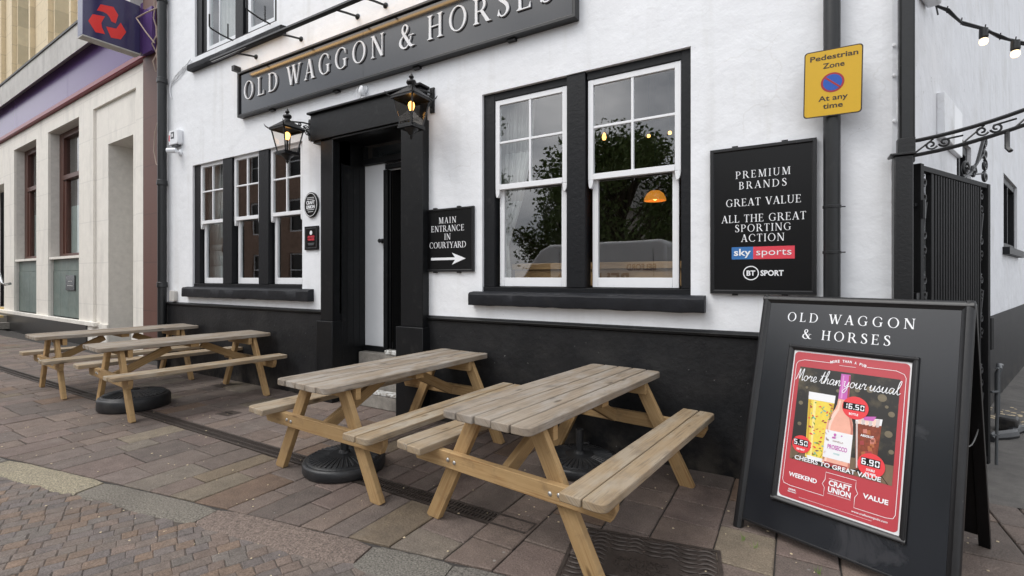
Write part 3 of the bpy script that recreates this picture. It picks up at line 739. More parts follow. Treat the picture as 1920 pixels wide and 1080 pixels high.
for (x, y, s_, lab) in ((-5.45, -1.0, .11, 'small square iron cover in the paving between the picnic tables'), (-6.95, -.26, .12, 'flat stopcock cover by the wall below the left window')):
    t = thing('stopcock_cover', lab, 'access cover', (x, y, 0), R(4), world=False)
    mb = MB(); mb.box(-s_, s_, -s_ * .75, s_ * .75, -.03, .003); mb.build('cover_plate', M['cast'], t)
    mb = MB(); mb.box(-s_ * .45, s_ * .45, -.01, .01, .003, .0065); mb.build('lifting_bar', M['iron'], t)
# grass tufts in the joints by the board, litter specks
mb = MB()
for (cx, cy) in ((-.26, -.93), (-.20, -.98), (.10, -1.08), (.33, -1.13)):
    for k in range(11):
        a = random.uniform(0, 6.28); r_ = random.uniform(0, .02); x, y = cx + r_ * math.cos(a), cy + r_ * math.sin(a)
        h = random.uniform(.012, .045); dx, dy = random.uniform(-.02, .02), random.uniform(-.02, .02)
        mb.poly([(x - .0016, y, 0), (x + .0016, y, 0), (x + dx, y + dy, h)])
o_ = mb.build('grass', M['grass'], fix=False); o_['kind'] = 'stuff'; tag(o_, 'tiny grass tufts growing in paving joints under the leaning board', 'grass')
mb = MB()
for k in range(260):
    x = random.uniform(-7.5, 1.0); y = random.uniform(kerb_y(x) - .5, -.05); r_ = random.uniform(.002, .0065)
    z = .003 if y > kerb_y(x) else -.008
    mb.lathe([(r_ * 1.4, 0), (r_, .0025), (0, .003)], (x, y, z), 5)
for k in range(60):
    x = 2.0 + random.gauss(0, .25); y = 3.35 + random.gauss(0, .25); r_ = random.uniform(.006, .022)
    mb.lathe([(r_ * 1.4, 0), (r_, .003), (0, .004)], (x, y, .002), 5)
o_ = mb.build('litter', M['orange'], smooth=False); o_['kind'] = 'stuff'; tag(o_, 'tiny pale scraps and grit scattered on the paving', 'litter')

# ================================================================== PUB BUILDING
pub = thing('pub_building', 'white painted pub with black plinth, black window frames and a recessed doorway', 'pub', (-4.3, 0, 0))
def holed_wall(mb, x0, x1, z0, z1, holes, fn, depth, mi=0, mir=0):
    """front grid with rectangular openings; fn(x, d, z) -> world point, d = depth behind the face; reveals included"""
    xs = sorted({x0, x1, *[h[0] for h in holes], *[h[1] for h in holes]}); zs = sorted({z0, z1, *[h[2] for h in holes], *[h[3] for h in holes]})
    xs = [q for q in xs if x0 <= q <= x1]; zs = [q for q in zs if z0 <= q <= z1]
    for i in range(len(xs) - 1):
        for j in range(len(zs) - 1):
            cx, cz = (xs[i] + xs[i + 1]) / 2, (zs[j] + zs[j + 1]) / 2
            if any(h[0] < cx < h[1] and h[2] < cz < h[3] for h in holes): continue
            mb.poly([fn(xs[i], 0, zs[j]), fn(xs[i + 1], 0, zs[j]), fn(xs[i + 1], 0, zs[j + 1]), fn(xs[i], 0, zs[j + 1])], mi)
    for h in holes:
        a, b, c, d = h[:4]
        c2 = max(c, z0)
        mb.poly([fn(a, 0, c2), fn(a, 0, d), fn(a, depth, d), fn(a, depth, c2)], mir)
        mb.poly([fn(b, 0, c2), fn(b, depth, c2), fn(b, depth, d), fn(b, 0, d)], mir)
        mb.poly([fn(a, 0, d), fn(b, 0, d), fn(b, depth, d), fn(a, depth, d)], mir)
        if c > z0: mb.poly([fn(a, 0, c), fn(a, depth, c), fn(b, depth, c), fn(b, 0, c)], mir)
BW = (-2.717, -0.720, 1.372, 3.355); LW = (-8.302, -5.552, 1.368, 3.305); UW = (-8.235, -6.10, 5.02, 6.75); DR = (-4.83, -3.73, 1.08, 3.25)
PL = 1.085
mb = MB(); holed_wall(mb, -9.22, 0.49, PL, 7.6, [BW, LW, UW, DR], lambda x, d, z: (x, d, z), 0.16)
# rounded corner and the side wall running back along the passage
SD = Vector((0.3425, 0.9395, 0)); SN = Vector((0.9395, -0.3425, 0)); S0 = Vector((0.62, 0.06, 0))
cv = [(0.49, 0), (0.545, .006), (0.590, .025), (0.612, .045), (0.62, .06)]
for i in range(4): mb.poly([(*cv[i], PL), (*cv[i + 1], PL), (*cv[i + 1], 7.6), (*cv[i], 7.6)])
SWH = [(1.84, 2.62, 2.10, 2.82), (5.25, 6.98, 1.93, 2.94)]
side = lambda s, d, z: tuple(S0 + SD * s - SN * d + Vector((0, 0, z)))
mb.poly([(-9.22, 0, 7.6), (.62, .06, 7.6), tuple(side(16, 0, 7.6)), (-9.22, 14, 7.6)]); mb.poly([(-9.22, 0, 0), (-9.22, 14, 0), (-9.22, 14, 7.6), (-9.22, 0, 7.6)])
mb.build('wall', M['white_wall'], pub, fix=False)
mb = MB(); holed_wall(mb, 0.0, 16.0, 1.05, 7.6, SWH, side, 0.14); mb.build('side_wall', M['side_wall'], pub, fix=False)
mb = MB(); z0 = -.02
fr = lambda a, b, y: [mb.poly([(a, y, z0), (b, y, z0), (b, y, PL), (a, y, PL)]), mb.poly([(a, y, PL), (b, y, PL), (b, .01, PL), (a, .01, PL)])]
fr(-9.22, -5.06, -.012); fr(-3.42, 0.49, -.012)
for i in range(4): mb.poly([(cv[i][0] + .006, cv[i][1] - .012, z0), (cv[i + 1][0] + .008, cv[i + 1][1] - .008, z0), (cv[i + 1][0] + .008, cv[i + 1][1] - .008, PL), (cv[i][0] + .006, cv[i][1] - .012, PL)])
q = side(0, -.008, 0); q2 = side(16, -.008, 0)
mb.poly([(q[0], q[1], z0), (q2[0], q2[1], z0), (q2[0], q2[1], 1.06), (q[0], q[1], 1.06)])
mb.poly([(q[0], q[1], 1.06), (q2[0], q2[1], 1.06), (side(16, .01, 0)[0], side(16, .01, 0)[1], 1.06), (side(0, .01, 0)[0], side(0, .01, 0)[1], 1.06)])
mb.build('plinth', M['plinth'], pub, fix=False)
mb = MB()
for a, b in ((-9.22, -5.07), (-3.41, .50)):
    mb.prism([(0, 0), (.012, 0), (.034, .012), (.040, .03), (.030, .042), (.012, .05), (0, .055)], (a, .0, PL - .028), (0, -1, 0), (0, 0, 1), (b - a, 0, 0))
mb.build('plinth_rail', M['black'], pub)

def window(name, hole, muls, sashes, meet, midbar, vbars=1, frame_y=.030, pane_set=True, left_jamb=.14, right_jamb=.075, head=.075, bottom=.055, label=None, lights=()):
    """black box frame with white double-hung sashes; sashes = [(x0, x1)]"""
    k = 1 + (frame_y) / CAM_D
    X = lambda x: x * k
    Z = lambda z: CAM_H + (z - CAM_H) * k
    x0, x1, z0, z1 = hole
    mb = MB(); e = .004
    f0, f1 = frame_y, .15
    mb.box(x0 + .001, X(sashes[0][0]) , f0, f1, z0 + bottom, z1 - .001); mb.box(X(sashes[-1][1]), x1 - .001, f0, f1, z0 + bottom, z1 - .001)
    mb.box(x0 + .001, x1 - .001, f0 - .012, f1 + .01, z0 + .0, z0 + bottom - .002)
    for a, b in muls: mb.box(X(a), X(b), f0 - .018, f1, z0 + bottom, z1 - .0015)
    if head:
        for a, b in sashes: mb.box(X(a) - .004, X(b) + .004, f0 + .004, f1 - .002, z1 - head, z1 - .002)
    w = mb.build('window', M['black_frame'], pub, bevel=.004)
    if label: w['label'] = label
    ys, yl = frame_y + .012, frame_y + .058          # outer (upper) sash, inner (lower) sash planes
    zm = Z(meet); zb = z0 + bottom; zt = z1 - head - .002
    T, S = .043, .036
    for i, (a, b) in enumerate(sashes):
        a, b = X(a), X(b); sw = .052
        mb = MB()
        mb.box(a + .003, a + sw, ys, ys + T, zm - .030, zt); mb.box(b - sw, b - .003, ys, ys + T, zm - .030, zt)
        mb.box(a + sw, b - sw, ys + .001, ys + T - .001, zt - .05, zt - .0005); mb.box(a + sw, b - sw, ys - .003, ys + T - .001, zm - .030, zm + .022)
        cx = (a + b) / 2
        for v in range(vbars): 
            xb = a + sw + (b - a - 2 * sw) * (v + 1) / (vbars + 1)
            mb.box(xb - .011, xb + .011, ys + .004, ys + T - .006, zm + .022, zt - .05)
        zmid = Z(midbar)
        mb.box(a + sw, b - sw, ys + .006, ys + T - .008, zmid - .011, zmid + .011)
        # horns
        for hx in (a + .003, b - sw): mb.prism([(0, 0), (sw - .003, 0), (sw - .01, -.05), (sw - .024, -.075), (.012, -.075), (.004, -.05)], (hx, ys + .001, zm - .03), (1, 0, 0), (0, 0, 1), (0, T - .002, 0))
        mb.build('upper_sash', M['sash'], w, bevel=.003)
        mb = MB()
        mb.box(a + .028, a + .028 + sw, yl, yl + T, zb + .004, zm + .02); mb.box(b - .028 - sw, b - .028, yl, yl + T, zb + .004, zm + .02)
        mb.box(a + .028 + sw, b - .028 - sw, yl + .001, yl + T - .001, zb + .004, zb + .09); mb.box(a + .028 + sw, b - .028 - sw, yl + .001, yl + T - .001, zm - .02, zm + .019)
        mb.build('lower_sash', M['sash'], w, bevel=.003)
        mb = MB(); yy = ys + .018
        mb.box(a + sw - .004, b - sw + .004, yy, yy + .006, zm + .02, zt - .04)
        yy = yl + .018; mb.box(a + .024 + sw, b - .024 - sw, yy, yy + .006, zb + .085, zm - .015)
        mb.build('pane', M['glass'], w, smooth=False)
    return w
w1 = window('window', BW, [(-1.784, -1.606)], [(-2.570, -1.790), (-1.594, -0.794)], 2.412, 2.846, label='large two-bay sash window right of the door')
w2 = window('window', LW, [(-7.396, -7.155), (-6.490, -6.262)], [(-8.085, -7.400), (-7.150, -6.494), (-6.256, -5.556)], 2.384, 2.86, head=.0, right_jamb=.0, left_jamb=.2, label='three-bay sash window left of the door')
def sill(w, x0, x1, z0, z1, out):
    mb = MB(); n = 26; xs = [x0 + (x1 - x0) * i / n for i in range(n + 1)]
    rows = []
    for x in xs:
        j = lambda a: random.uniform(-a, a)
        rows.append([(x, .02, z0 + j(.002)), (x, -out + .006 + j(.004), z0 + j(.004)), (x, -out + j(.004), z0 + .02), (x, -out + j(.004), z1 - .024 + j(.003)), (x, -out + .018, z1 - .006 + j(.003)), (x, .02, z1 + .008)])
    v = [p for r_ in rows for p in r_]; f = []
    for i in range(n):
        for k in range(6): f.append((i * 6 + k, i * 6 + (k + 1) % 6, (i + 1) * 6 + (k + 1) % 6, (i + 1) * 6 + k))
    f += [(0, 1, 2, 3, 4, 5), tuple(n * 6 + k for k in (5, 4, 3, 2, 1, 0))]
    mb.mesh(v, f); return mb.build('sill', M['sill'], w, bevel=.004)
kS = 1 - .09 / CAM_D
sill(w1, -2.895 * kS, -0.621 * kS, CAM_H + (1.236 - CAM_H) * kS, CAM_H + (1.372 - CAM_H) * kS - .002, .09)
sill(w2, -8.654 * kS, -5.442 * kS, CAM_H + (1.204 - CAM_H) * kS, CAM_H + (1.362 - CAM_H) * kS, .09)
# upstairs casement window
mb = MB(); x0, x1, z0, z1 = UW
mb.box(x0 + .001, -8.08, .03, .13, z0, z1); mb.box(-8.08, -7.98, .05, .12, z0 + .001, z1); mb.box(-7.13, -6.93, .018, .14, z0, z1); mb.box(-6.93, -6.86, .05, .12, z0, z1); mb.box(-6.19, x1 - .001, .03, .13, z0, z1); mb.box(x0 + .002, x1 - .002, .02, .14, z0 - .0, z0 + .035)
wu = mb.build('window', M['black_frame'], pub, bevel=.005); wu['label'] = 'upstairs casement window above the fascia'
for a, b in ((-7.975, -7.135), (-6.855, -6.195)):
    mb = MB(); mb.box(a, a + .07, .05, .11, z0 + .036, z1); mb.box(b - .05, b, .05, .11, z0 + .036, z1); mb.box(a + .07, b - .05, .051, .109, z0 + .036, z0 + .115)
    if a < -7.5: mb.box(-7.66, -7.64, .066, .10, z0 + .115, z1)
    mb.build('casement', M['upvc'], wu, bevel=.004)
    mb = MB(); mb.box(a + .066, b - .046, .08, .086, z0 + .11, z1); mb.build('pane', M['glass'], wu, smooth=False)
mb = MB()
for i in range(40):
    x = -7.95 + i * .02; x2 = x + .02; y = .22 + .016 * math.sin(i * 1.3); y2 = .22 + .016 * math.sin((i + 1) * 1.3)
    mb.poly([(x, y, z0), (x2, y2, z0), (x2, y2, z1), (x, y, z1)])
mb.build('net_curtain', M['curtain'], wu, fix=False)
sill(wu, -8.484 * kS, -6.026 * kS, CAM_H + (4.862 - CAM_H) * kS, CAM_H + (4.968 - CAM_H) * kS, .09)
# windows of the side wall
for (a, b, c, d) in SWH:
    mb = MB(); P = lambda s, dd, z: Vector(side(s, dd, z))
    def sbox(s0, s1, d0, d1, za, zb): mb.obox(P(s0, d1, za), SD * (s1 - s0), SN * (d1 - d0), Vector((0, 0, zb - za)))
    sbox(a + .002, a + .09, .03, .13, c, d - .002); sbox(b - .09, b - .002, .03, .13, c, d - .002); sbox(a + .09, b - .09, .031, .129, d - .09, d - .003); sbox(a + .09, b - .09, .031, .129, c, c + .08)
    sbox((a + b) / 2 - .03, (a + b) / 2 + .03, .035, .125, c + .08, d - .09); sbox(a - .12, b + .12, -.07, .05, c - .10, c - .001)
    w = mb.build('window', M['black_frame'], pub, bevel=.004); w['label'] = 'small window with black frame in the passage wall'
    mb = MB(); sbox(a + .08, b - .08, .08, .086, c + .07, d - .08); mb.build('pane', M['glass'], w, smooth=False)
    mb = MB(); sbox(a + .003, b - .003, .135, .139, c, d); mb.build('blind', M['room'], w)

# doorway: recess, pilasters, lintel, door, steps
mb = MB(); BY = .40
def quad(a, b, c, d): mb.poly([a, b, c, d])
quad((-4.83, -.09, 0), (-4.83, -.09, 3.22), (-4.83, BY, 3.22), (-4.83, BY, 0))          # left lining
quad((-3.73, -.09, 0), (-3.73, BY, 0), (-3.73, BY, 3.22), (-3.73, -.09, 3.22))
quad((-4.83, -.09, 3.22), (-3.73, -.09, 3.22), (-3.73, BY, 3.22), (-4.83, BY, 3.22))
mb.box(-4.826, -4.818, .02, .385, .64, 2.92)    # raised panels of the lining
for y_ in (.10, .20, .30): mb.box(-4.818, -4.815, y_, y_ + .006, .66, 2.9)
mb.build('door_lining', M['black'], pub, fix=False)
for a, b in ((-5.06, -4.835), (-3.725, -3.41)):
    mb = MB(); mb.box(a, b, -.10, .03, .985, 3.215); mb.box(a - .05, b + .02, -.125, .03, 0.0, .985); mb.build('pilaster', M['black'], pub, bevel=.006)
mb = MB(); mb.box(-5.227, -3.43, -.12, .02, 3.218, 3.545); mb.box(-5.26, -3.40, -.155, .02, 3.547, 3.573); mb.box(-5.20, -3.45, -.10, .02, 3.19, 3.216)
mb.build('lintel', M['black'], pub, bevel=.005)
mb = MB(); mb.box(-4.828, -3.732, BY - .05, BY + .03, 2.965, 3.04); mb.box(-4.828, -4.80, BY - .04, BY + .03, 3.04, 3.218); mb.box(-4.47, -4.40, BY - .03, BY + .04, .62, 2.87); mb.box(-4.40, -4.375, BY + .0, BY + .03, .62, 2.85); mb.box(-4.828, -4.465, BY - .02, BY + .04, .575, .64)
mb.box(-3.80, -3.732, BY - .03, BY + .04, .62, 2.96)
dframe = mb.build('door_frame', M['black'], pub, bevel=.004)
mb = MB(); mb.box(-4.80, -3.735, BY + .002, BY + .008, 3.04, 3.218); mb.build('fanlight', M['glass'], dframe, smooth=False)
mb = MB(); mb.box(-4.80, -3.735, BY + .10, BY + .12, 3.0, 3.22); mb.build('fanlight_blind', M['grey_plastic'], dframe)
mb = MB(); mb.box(-4.828, -4.472, BY, BY + .04, .642, 2.962); mb.box(-4.472, -3.74, BY + .041, BY + .06, 2.872, 2.962)
dw = mb.build('door', M['door_white'], pub, bevel=.003)
mb = MB(); mb.lathe([(.012, -.0), (.012, .03), (.024, .036), (.028, .05), (.02, .062), (0, .066)], (-4.515, BY, 1.98), 14, axis='-y'); mb.lathe([(.03, 0), (.03, .006), (0, .007)], (-4.515, BY, 1.98), 16, axis='-y'); mb.build('door_knob', M['iron'], dw)
mb = MB(); mb.box(-4.46, -4.16, BY - .01, BY + .06, 2.885, 2.945); mb.build('door_closer', M['black'], pub, bevel=.006)
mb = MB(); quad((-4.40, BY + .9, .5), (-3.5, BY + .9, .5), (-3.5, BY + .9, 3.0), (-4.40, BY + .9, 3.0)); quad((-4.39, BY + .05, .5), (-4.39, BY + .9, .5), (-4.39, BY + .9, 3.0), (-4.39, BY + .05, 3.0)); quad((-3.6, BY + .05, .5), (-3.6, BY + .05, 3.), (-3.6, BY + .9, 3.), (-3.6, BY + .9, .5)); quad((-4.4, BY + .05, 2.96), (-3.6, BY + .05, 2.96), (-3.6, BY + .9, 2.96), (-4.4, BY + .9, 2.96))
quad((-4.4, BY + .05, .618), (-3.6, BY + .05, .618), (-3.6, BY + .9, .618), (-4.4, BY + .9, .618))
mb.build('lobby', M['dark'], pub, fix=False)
mb = MB()
mb.box(-4.815, -3.74, -.02, BY, 0, .155); mb.box(-4.815, -3.74, .14, BY, .16, .36); mb.box(-4.815, -3.74, .28, BY + .04, .36, .572)
stp = mb.build('step', M['step'], pub, bevel=.010)
mb = MB(); mb.box(-4.812, -3.742, -.026, .08, .157, .192); mb.box(-4.35, -3.742, .27, .36, .574, .625); mb.build('worn_edge', M['step_edge'], stp, bevel=.008)
# the rooms behind the glass
mb = MB()
def room(x0, x1, y0, y1, z0, z1):
    quad((x0, y1, z0), (x1, y1, z0), (x1, y1, z1), (x0, y1, z1)); quad((x0, y0, z0), (x0, y1, z0), (x0, y1, z1), (x0, y0, z1)); quad((x1, y0, z0), (x1, y0, z1), (x1, y1, z1), (x1, y1, z0))
    quad((x0, y0, z0), (x1, y0, z0), (x1, y1, z0), (x0, y1, z0)); quad((x0, y0, z1), (x0, y1, z1), (x1, y1, z1), (x1, y0, z1))
room(-3.4, .42, .165, 3.4, .6, 3.75); room(-9.15, -4.95, .165, 3.4, .6, 3.75); room(-9.1, -5.2, .165, 3.0, 4.4, 7.2)
mb.build('interior', M['room'], pub, fix=False)
def drape(pts, y0, name, lab, amp=.022, mats='curtain'):
    """pts: [(z, xl, xr)] hanging cloth gathered between xl and xr"""
    mb = MB(); n = 36; rows = []
    for z, a, b in pts: rows.append([(a + (b - a) * i / n, y0 + amp * math.sin(i * 1.45 + .6 * math.sin(z)) + .01 * math.sin(i * .7), z) for i in range(n + 1)])
    for r_ in range(len(rows) - 1):
        for i in range(n): mb.poly([rows[r_][i], rows[r_][i + 1], rows[r_ + 1][i + 1], rows[r_ + 1][i]])
    o = mb.build(name, M[mats], None, fix=False)
    sl = o.modifiers.new('thick', 'SOLIDIFY'); sl.thickness = .004
    return tag(o, lab, 'curtain')
drape([(3.4, -2.66, -2.26), (2.8, -2.66, -2.31), (2.3, -2.66, -2.42), (1.95, -2.67, -2.54), (1.85, -2.68, -2.58), (1.6, -2.72, -2.55), (1.2, -2.74, -2.55)], .28, 'curtain', 'pale curtain tied back inside the large window')
drape([(3.4, -8.5, -7.78), (2.9, -8.5, -7.84), (2.4, -8.45, -7.92), (2.05, -8.4, -8.02), (1.95, -8.36, -8.04), (1.7, -8.45, -7.85), (1.2, -8.5, -7.72)], .30, 'curtain', 'pale curtain tied back inside the three-bay window')
t = thing('wall_shelf_counter', 'light wooden counter running inside the large window', 'counter', (-1.65, .6, .6))
mb = MB(); mb.box(-2.62, -.62, .42, .80, 1.60, 1.665, grain='x'); mb.box(-2.60, -.64, .45, .78, 1.44, 1.598, grain='x'); mb.build('worktop', M['counter'], t, bevel=.004)
for x in (-2.5, -1.6, -.75):
    mb = MB(); mb.box(x, x + .07, .5, .57, .601, 1.438); mb.build('leg', M['dark'], t)
t = thing('pendant_lamp', 'amber dome pendant lamp glowing inside the large window', 'lamp', (-1.35, 1.4, 3.75))
mb = MB(); mb.lathe([(.0, .085), (.05, .08), (.09, .05), (.115, .0), (.12, -.03), (.112, -.03), (.08, .045), (.04, .07), (0, .075)], (-1.35, 1.4, 2.40), 24); mb.build('lamp_shade', M['amber'], t)
mb = MB(); mb.lathe([(0, -.035), (.022, -.02), (.026, .0), (.014, .03), (0, .035)], (-1.35, 1.4, 2.405), 12); mb.build('bulb', M['bulb'], t)
mb = MB(); mb.tube([(-1.35, 1.4, 3.75), (-1.35, 1.4, 2.48)], .006); mb.build('cord', M['iron'], t)
t = thing('bulb_lamp', 'bare filament bulb in a clear glass bowl behind the large window', 'lamp', (-1.94, 1.4, 3.75))
mb = MB(); mb.lathe([(0, -.035), (.018, -.03), (.026, 0), (.018, .03), (.010, .05), (.0, .055)], (-1.94, 1.4, 3.165), 14); mb.build('bulb', M['bulb'], t)
mb = MB(); mb.lathe([(.0, -.11), (.07, -.085), (.10, -.02), (.095, .05), (.05, .10), (.02, .11)], (-1.94, 1.4, 3.17), 22); mb.build('glass_bowl', M['clear'], t)
mb = MB(); mb.tube([(-1.94, 1.4, 3.75), (-1.94, 1.4, 3.25)], .006); mb.build('cord', M['iron'], t)
for x, lab in ((-1.42, 'left of two small warm spot bulbs under the ceiling behind the glass'), (-1.19, 'right of two small warm spot bulbs under the ceiling behind the glass')):
    t = thing('spot_lamp', lab, 'lamp', (x, 1.4, 3.75))
    mb = MB(); mb.lathe([(0, -.018), (.016, -.012), (.02, .0), (.014, .018), (0, .02)], (x, 1.4, 3.10), 12); mb.build('bulb', M['bulb'], t)
    mb = MB(); mb.tube([(x, 1.4, 3.75), (x, 1.4, 3.13)], .008); mb.build('cord', M['iron'], t)

# ================================================================== SIGNS ON THE FACADE
UX, UZ = (1, 0, 0), (0, 0, 1)
def frame_box(mb, x0, x1, z0, z1, w, y0, y1, mi=0):
    """mitred picture-frame of four prisms with a rounded section"""
    sec = [(0, 0), (0, y0 - y1), ]
    for (o, ux, uz, l, d) in (((x0, 0, z0), (1, 0, 0), (0, 0, 1), x1 - x0, 0), ((x0, 0, z1), (1, 0, 0), (0, 0, -1), x1 - x0, 0), ((x0, 0, z0), (0, 0, 1), (1, 0, 0), z1 - z0, 0), ((x1, 0, z0), (0, 0, 1), (-1, 0, 0), z1 - z0, 0)):
        o, a, b = Vector(o), Vector(ux), Vector(uz)
        pr = [(0, y1), (0, y0 + .006), (.004, y0), (w - .008, y0), (w, y0 + .008), (w, y1)]
        A = [o + b * p[0] + a * p[0] + Vector((0, p[1], 0)) for p in pr]; B = [o + a * (l - p[0]) + b * p[0] + Vector((0, p[1], 0)) for p in pr]
        n = len(pr); bidx = len(mb.v); mb.v += [tuple(p) for p in A + B]
        for i in range(n - 1):
            mb.f.append((bidx + i, bidx + i + 1, bidx + n + i + 1, bidx + n + i)); mb.mi.append(mi); mb.uv.append(None); mb.col.append(None)
def k_at(x, z, y): k = 1 + y / CAM_D; return x * k, CAM_H + (z - CAM_H) * k
# main fascia sign
fs = thing('fascia_sign', 'long dark pub fascia sign with raised white letters over the door', 'sign', (-4.3, 0, 4.15))
SY = -.075
(sx0, sz0), (sx1, sz1) = k_at(-7.03, 3.855, SY), k_at(-1.701, 4.511, SY)
mb = MB(); mb.box(sx0 + .03, -4.353, SY + .012, -.004, sz0 + .03, sz1 - .03); mb.box(-4.350, sx1 - .03, SY + .012, -.004, sz0 + .03, sz1 - .03); mb.build('board', M['fascia_board'], fs)
mb = MB(); frame_box(mb, sx0, sx1, sz0, sz1, .036, SY - .012, -.002)
for x in (-6.2, -4.9, -3.6, -2.4): mb.box(x, x + .09, -.05, -.001, sz0 - .022, sz0 - .001)
mb.build('sign_frame', M['board_frame'], fs, fix=False)
LY = SY + .012
ch, zb = .252, 4.030
for s_, xa, xb in (('OLD', -6.746, -5.955), ('WAGGON', -5.76, -3.998), ('&', -3.771, -3.537), ('HORSES', -3.366, -1.882)):
    mb = MB(); tv, tf = serif(s_, ch, None if s_ == '&' else xb - xa); mb.text(tv, tf, ((xa + xb) / 2, LY - .001, zb), UX, UZ, .018, 0, 1); mb.build('lettering', [M['letter'], M['letter_edge']], fs, smooth=False)
# strip light over it
sl = thing('sign_light', 'long black strip light on wall brackets above the pub fascia sign', 'sign light', (-4.3, 0, 4.6))
BYB = -.355
mb = MB(); mb.prism([(-.028, .012), (-.026, .036), (-.012, .048), (.012, .048), (.026, .036), (.028, .012), (.02, .0), (-.02, .0)], (-7.05, BYB, 4.532), (0, 1, 0), (0, 0, 1), (5.2, 0, 0)); mb.build('trough', M['iron'], sl)
mb = MB(); mb.prism([(.0285, .014), (.0345, .036), (.039, .034), (.031, .011)], (-7.03, BYB, 4.532), (0, 1, 0), (0, 0, 1), (5.16, 0, 0)); mb.build('led_strip', M['led'], sl)
mb = MB(); mb.box(-7.03, -6.2, BYB - .018, BYB - .013, 4.5285, 4.5315); mb.build('lip', M['zinc'], sl)
for x in (-6.57, -5.57, -4.51, -4.05, -3.0, -2.1):
    mb = MB(); mb.tube([(x, -.012, 4.635), (x, -.16, 4.605), (x, BYB + .015, 4.562)], .013, 10); mb.lathe([(.034, 0), (.034, .01), (.02, .026), (0, .028)], (x, 0, 4.635), 16, axis='-y'); mb.build('bracket', M['iron'], sl)
mb = MB(); mb.box(-7.02, -6.95, -.10, -.001, 4.50, 4.575); o_ = mb.build('junction_box', M['iron'], sl, bevel=.004)

def board_sign(name, label, x0, x1, z0, z1, yf, fw, matname='board_matt', clips=True):
    t = thing(name, label, 'sign', ((x0 + x1) / 2, 0, z0))
    (a, c), (b, d) = k_at(x0, z0, yf), k_at(x1, z1, yf)
    mb = MB(); mb.box(a + fw * .6, b - fw * .6, yf + .010, -.002, c + fw * .6, d - fw * .6); mb.build('board', M[matname], t)
    mb = MB(); frame_box(mb, a, b, c, d, fw, yf, -.001)
    if clips:
        for x in (a + (b - a) * .25, a + (b - a) * .72):
            mb.box(x - .02, x + .02, -.03, -.001, d - .002, d + .012); mb.box(x - .02, x + .02, -.03, -.001, c - .012, c + .002)
    mb.build('sign_frame', M['board_frame'], t, fix=False)
    return t, a, b, c, d, yf + .010
t, a, b, c, d, yb = board_sign('entrance_sign', 'small black sign with arrow pointing to main entrance in courtyard', -3.502, -2.829, 1.578, 2.250, -.032, .026)
mb = MB(); cx = (a + b) / 2; H_ = d - c
for s_, f, w in (('MAIN', .795, .235), ('ENTRANCE', .665, .45), ('IN', .535, .085), ('COURTYARD', .405, .50)):
    tv, tf = serif(s_, .064, w * .97); mb.text(tv, tf, (cx, yb - .001, c + H_ * f - .020), UX, UZ, .0015)
ar = [(-.22, -.013), (.10, -.013), (.06, -.062), (.235, 0), (.06, .062), (.10, .013), (-.22, .013)]
mb.prism(ar, (cx, yb - .0025, c + H_ * .205), UX, UZ, (0, .002, 0))
mb.build('lettering', M['letter'], t, smooth=False)
t, a, b, c, d, yb = board_sign('brands_sign', 'tall black sign listing premium brands and sporting action with sports logos', -.578, .125, 1.394, 2.508, -.045, .030)
mb = MB(); cx = (a + b) / 2 + .01; H_ = d - c; Wd = b - a
for s_, f, w, h in (('PREMIUM', .795, .52, .064), ('BRANDS', .722, .455, .064), ('GREAT VALUE', .607, .715, .066), ('ALL THE GREAT', .497, .80, .066), ('SPORTING', .432, .535, .064), ('ACTION', .364, .41, .066)):
    tv, tf = serif(s_, h * .85, w * Wd * .99); mb.text(tv, tf, (cx, yb - .001, c + H_ * f - .012), UX, UZ, .0015)
zc = c + H_ * .277; x0_ = cx - .205; x1_ = cx - .060; x2_ = cx + .205; hh = .046
mb.prism([(x0_, -hh), (x1_, -hh), (x1_, hh), (x0_, hh)], (0, yb - .0015, zc), UX, UZ, (0, .001, 0), 1)
mb.prism([(x1_, -hh), (x2_, -hh), (x2_, hh), (x1_, hh)], (0, yb - .0015, zc), UX, UZ, (0, .001, 0), 2)
tv, tf = sans('sky', .050, .018, width=.115); mb.text(tv, tf, ((x0_ + x1_) / 2, yb - .0025, zc - .018), UX, UZ, .0008)
tv, tf = sans('sports', .050, -.003, width=.225); mb.text(tv, tf, ((x1_ + x2_) / 2, yb - .0025, zc - .018), UX, UZ, .0008)
zc = c + H_ * .142; tv, tf = ring_tris(.046, .053); mb.text(tv, tf, (cx - .075, yb - .001, zc), UX, UZ, .0015)
tv, tf = sans('BT', .036, .03, width=.058); mb.text(tv, tf, (cx - .075, yb - .001, zc - .018), UX, UZ, .0015)
tv, tf = sans('SPORT', .038, .03, width=.148); mb.text(tv, tf, (cx + .062, yb - .001, zc - .019), UX, UZ, .0015)
mb.build('lettering', [M['letter'], M['skyblue'], M['skyred']], t, smooth=False)
# oval plaque and little framed plaque beside the door
t = thing('oval_plaque', 'small oval black plaque with white lettering left of the doorway', 'plaque', (-5.36, 0, 2.45))
ell = lambda rx, rz, n=36: [(rx * math.cos(2 * math.pi * k / n), rz * math.sin(2 * math.pi * k / n)) for k in range(n)]
px, pz = -5.345, 2.448
mb = MB(); mb.prism(ell(.137, .162), (px, -.030, pz), UX, UZ, (0, .029, 0)); mb.build('plaque_body', M['board_matt'], t, bevel=.006)
mb = MB()
def eling(rx, rz, w, o):
    A, B = ell(rx, rz), ell(rx - w, rz - w); n = len(A)
    mb.text(A + B, [(k, (k + 1) % n, n + (k + 1) % n, n + k) for k in range(n)], o, UX, UZ, .003)
eling(.126, .150, .007, (px, -.030, pz))
for s_, zz, h, w in (('CRAFT', .008, .042, .165), ('UNION', -.048, .042, .165)):
    tv, tf = sans(s_, h, .03, width=w); mb.text(tv, tf, (px, -.030, pz + zz), UX, UZ, .003)
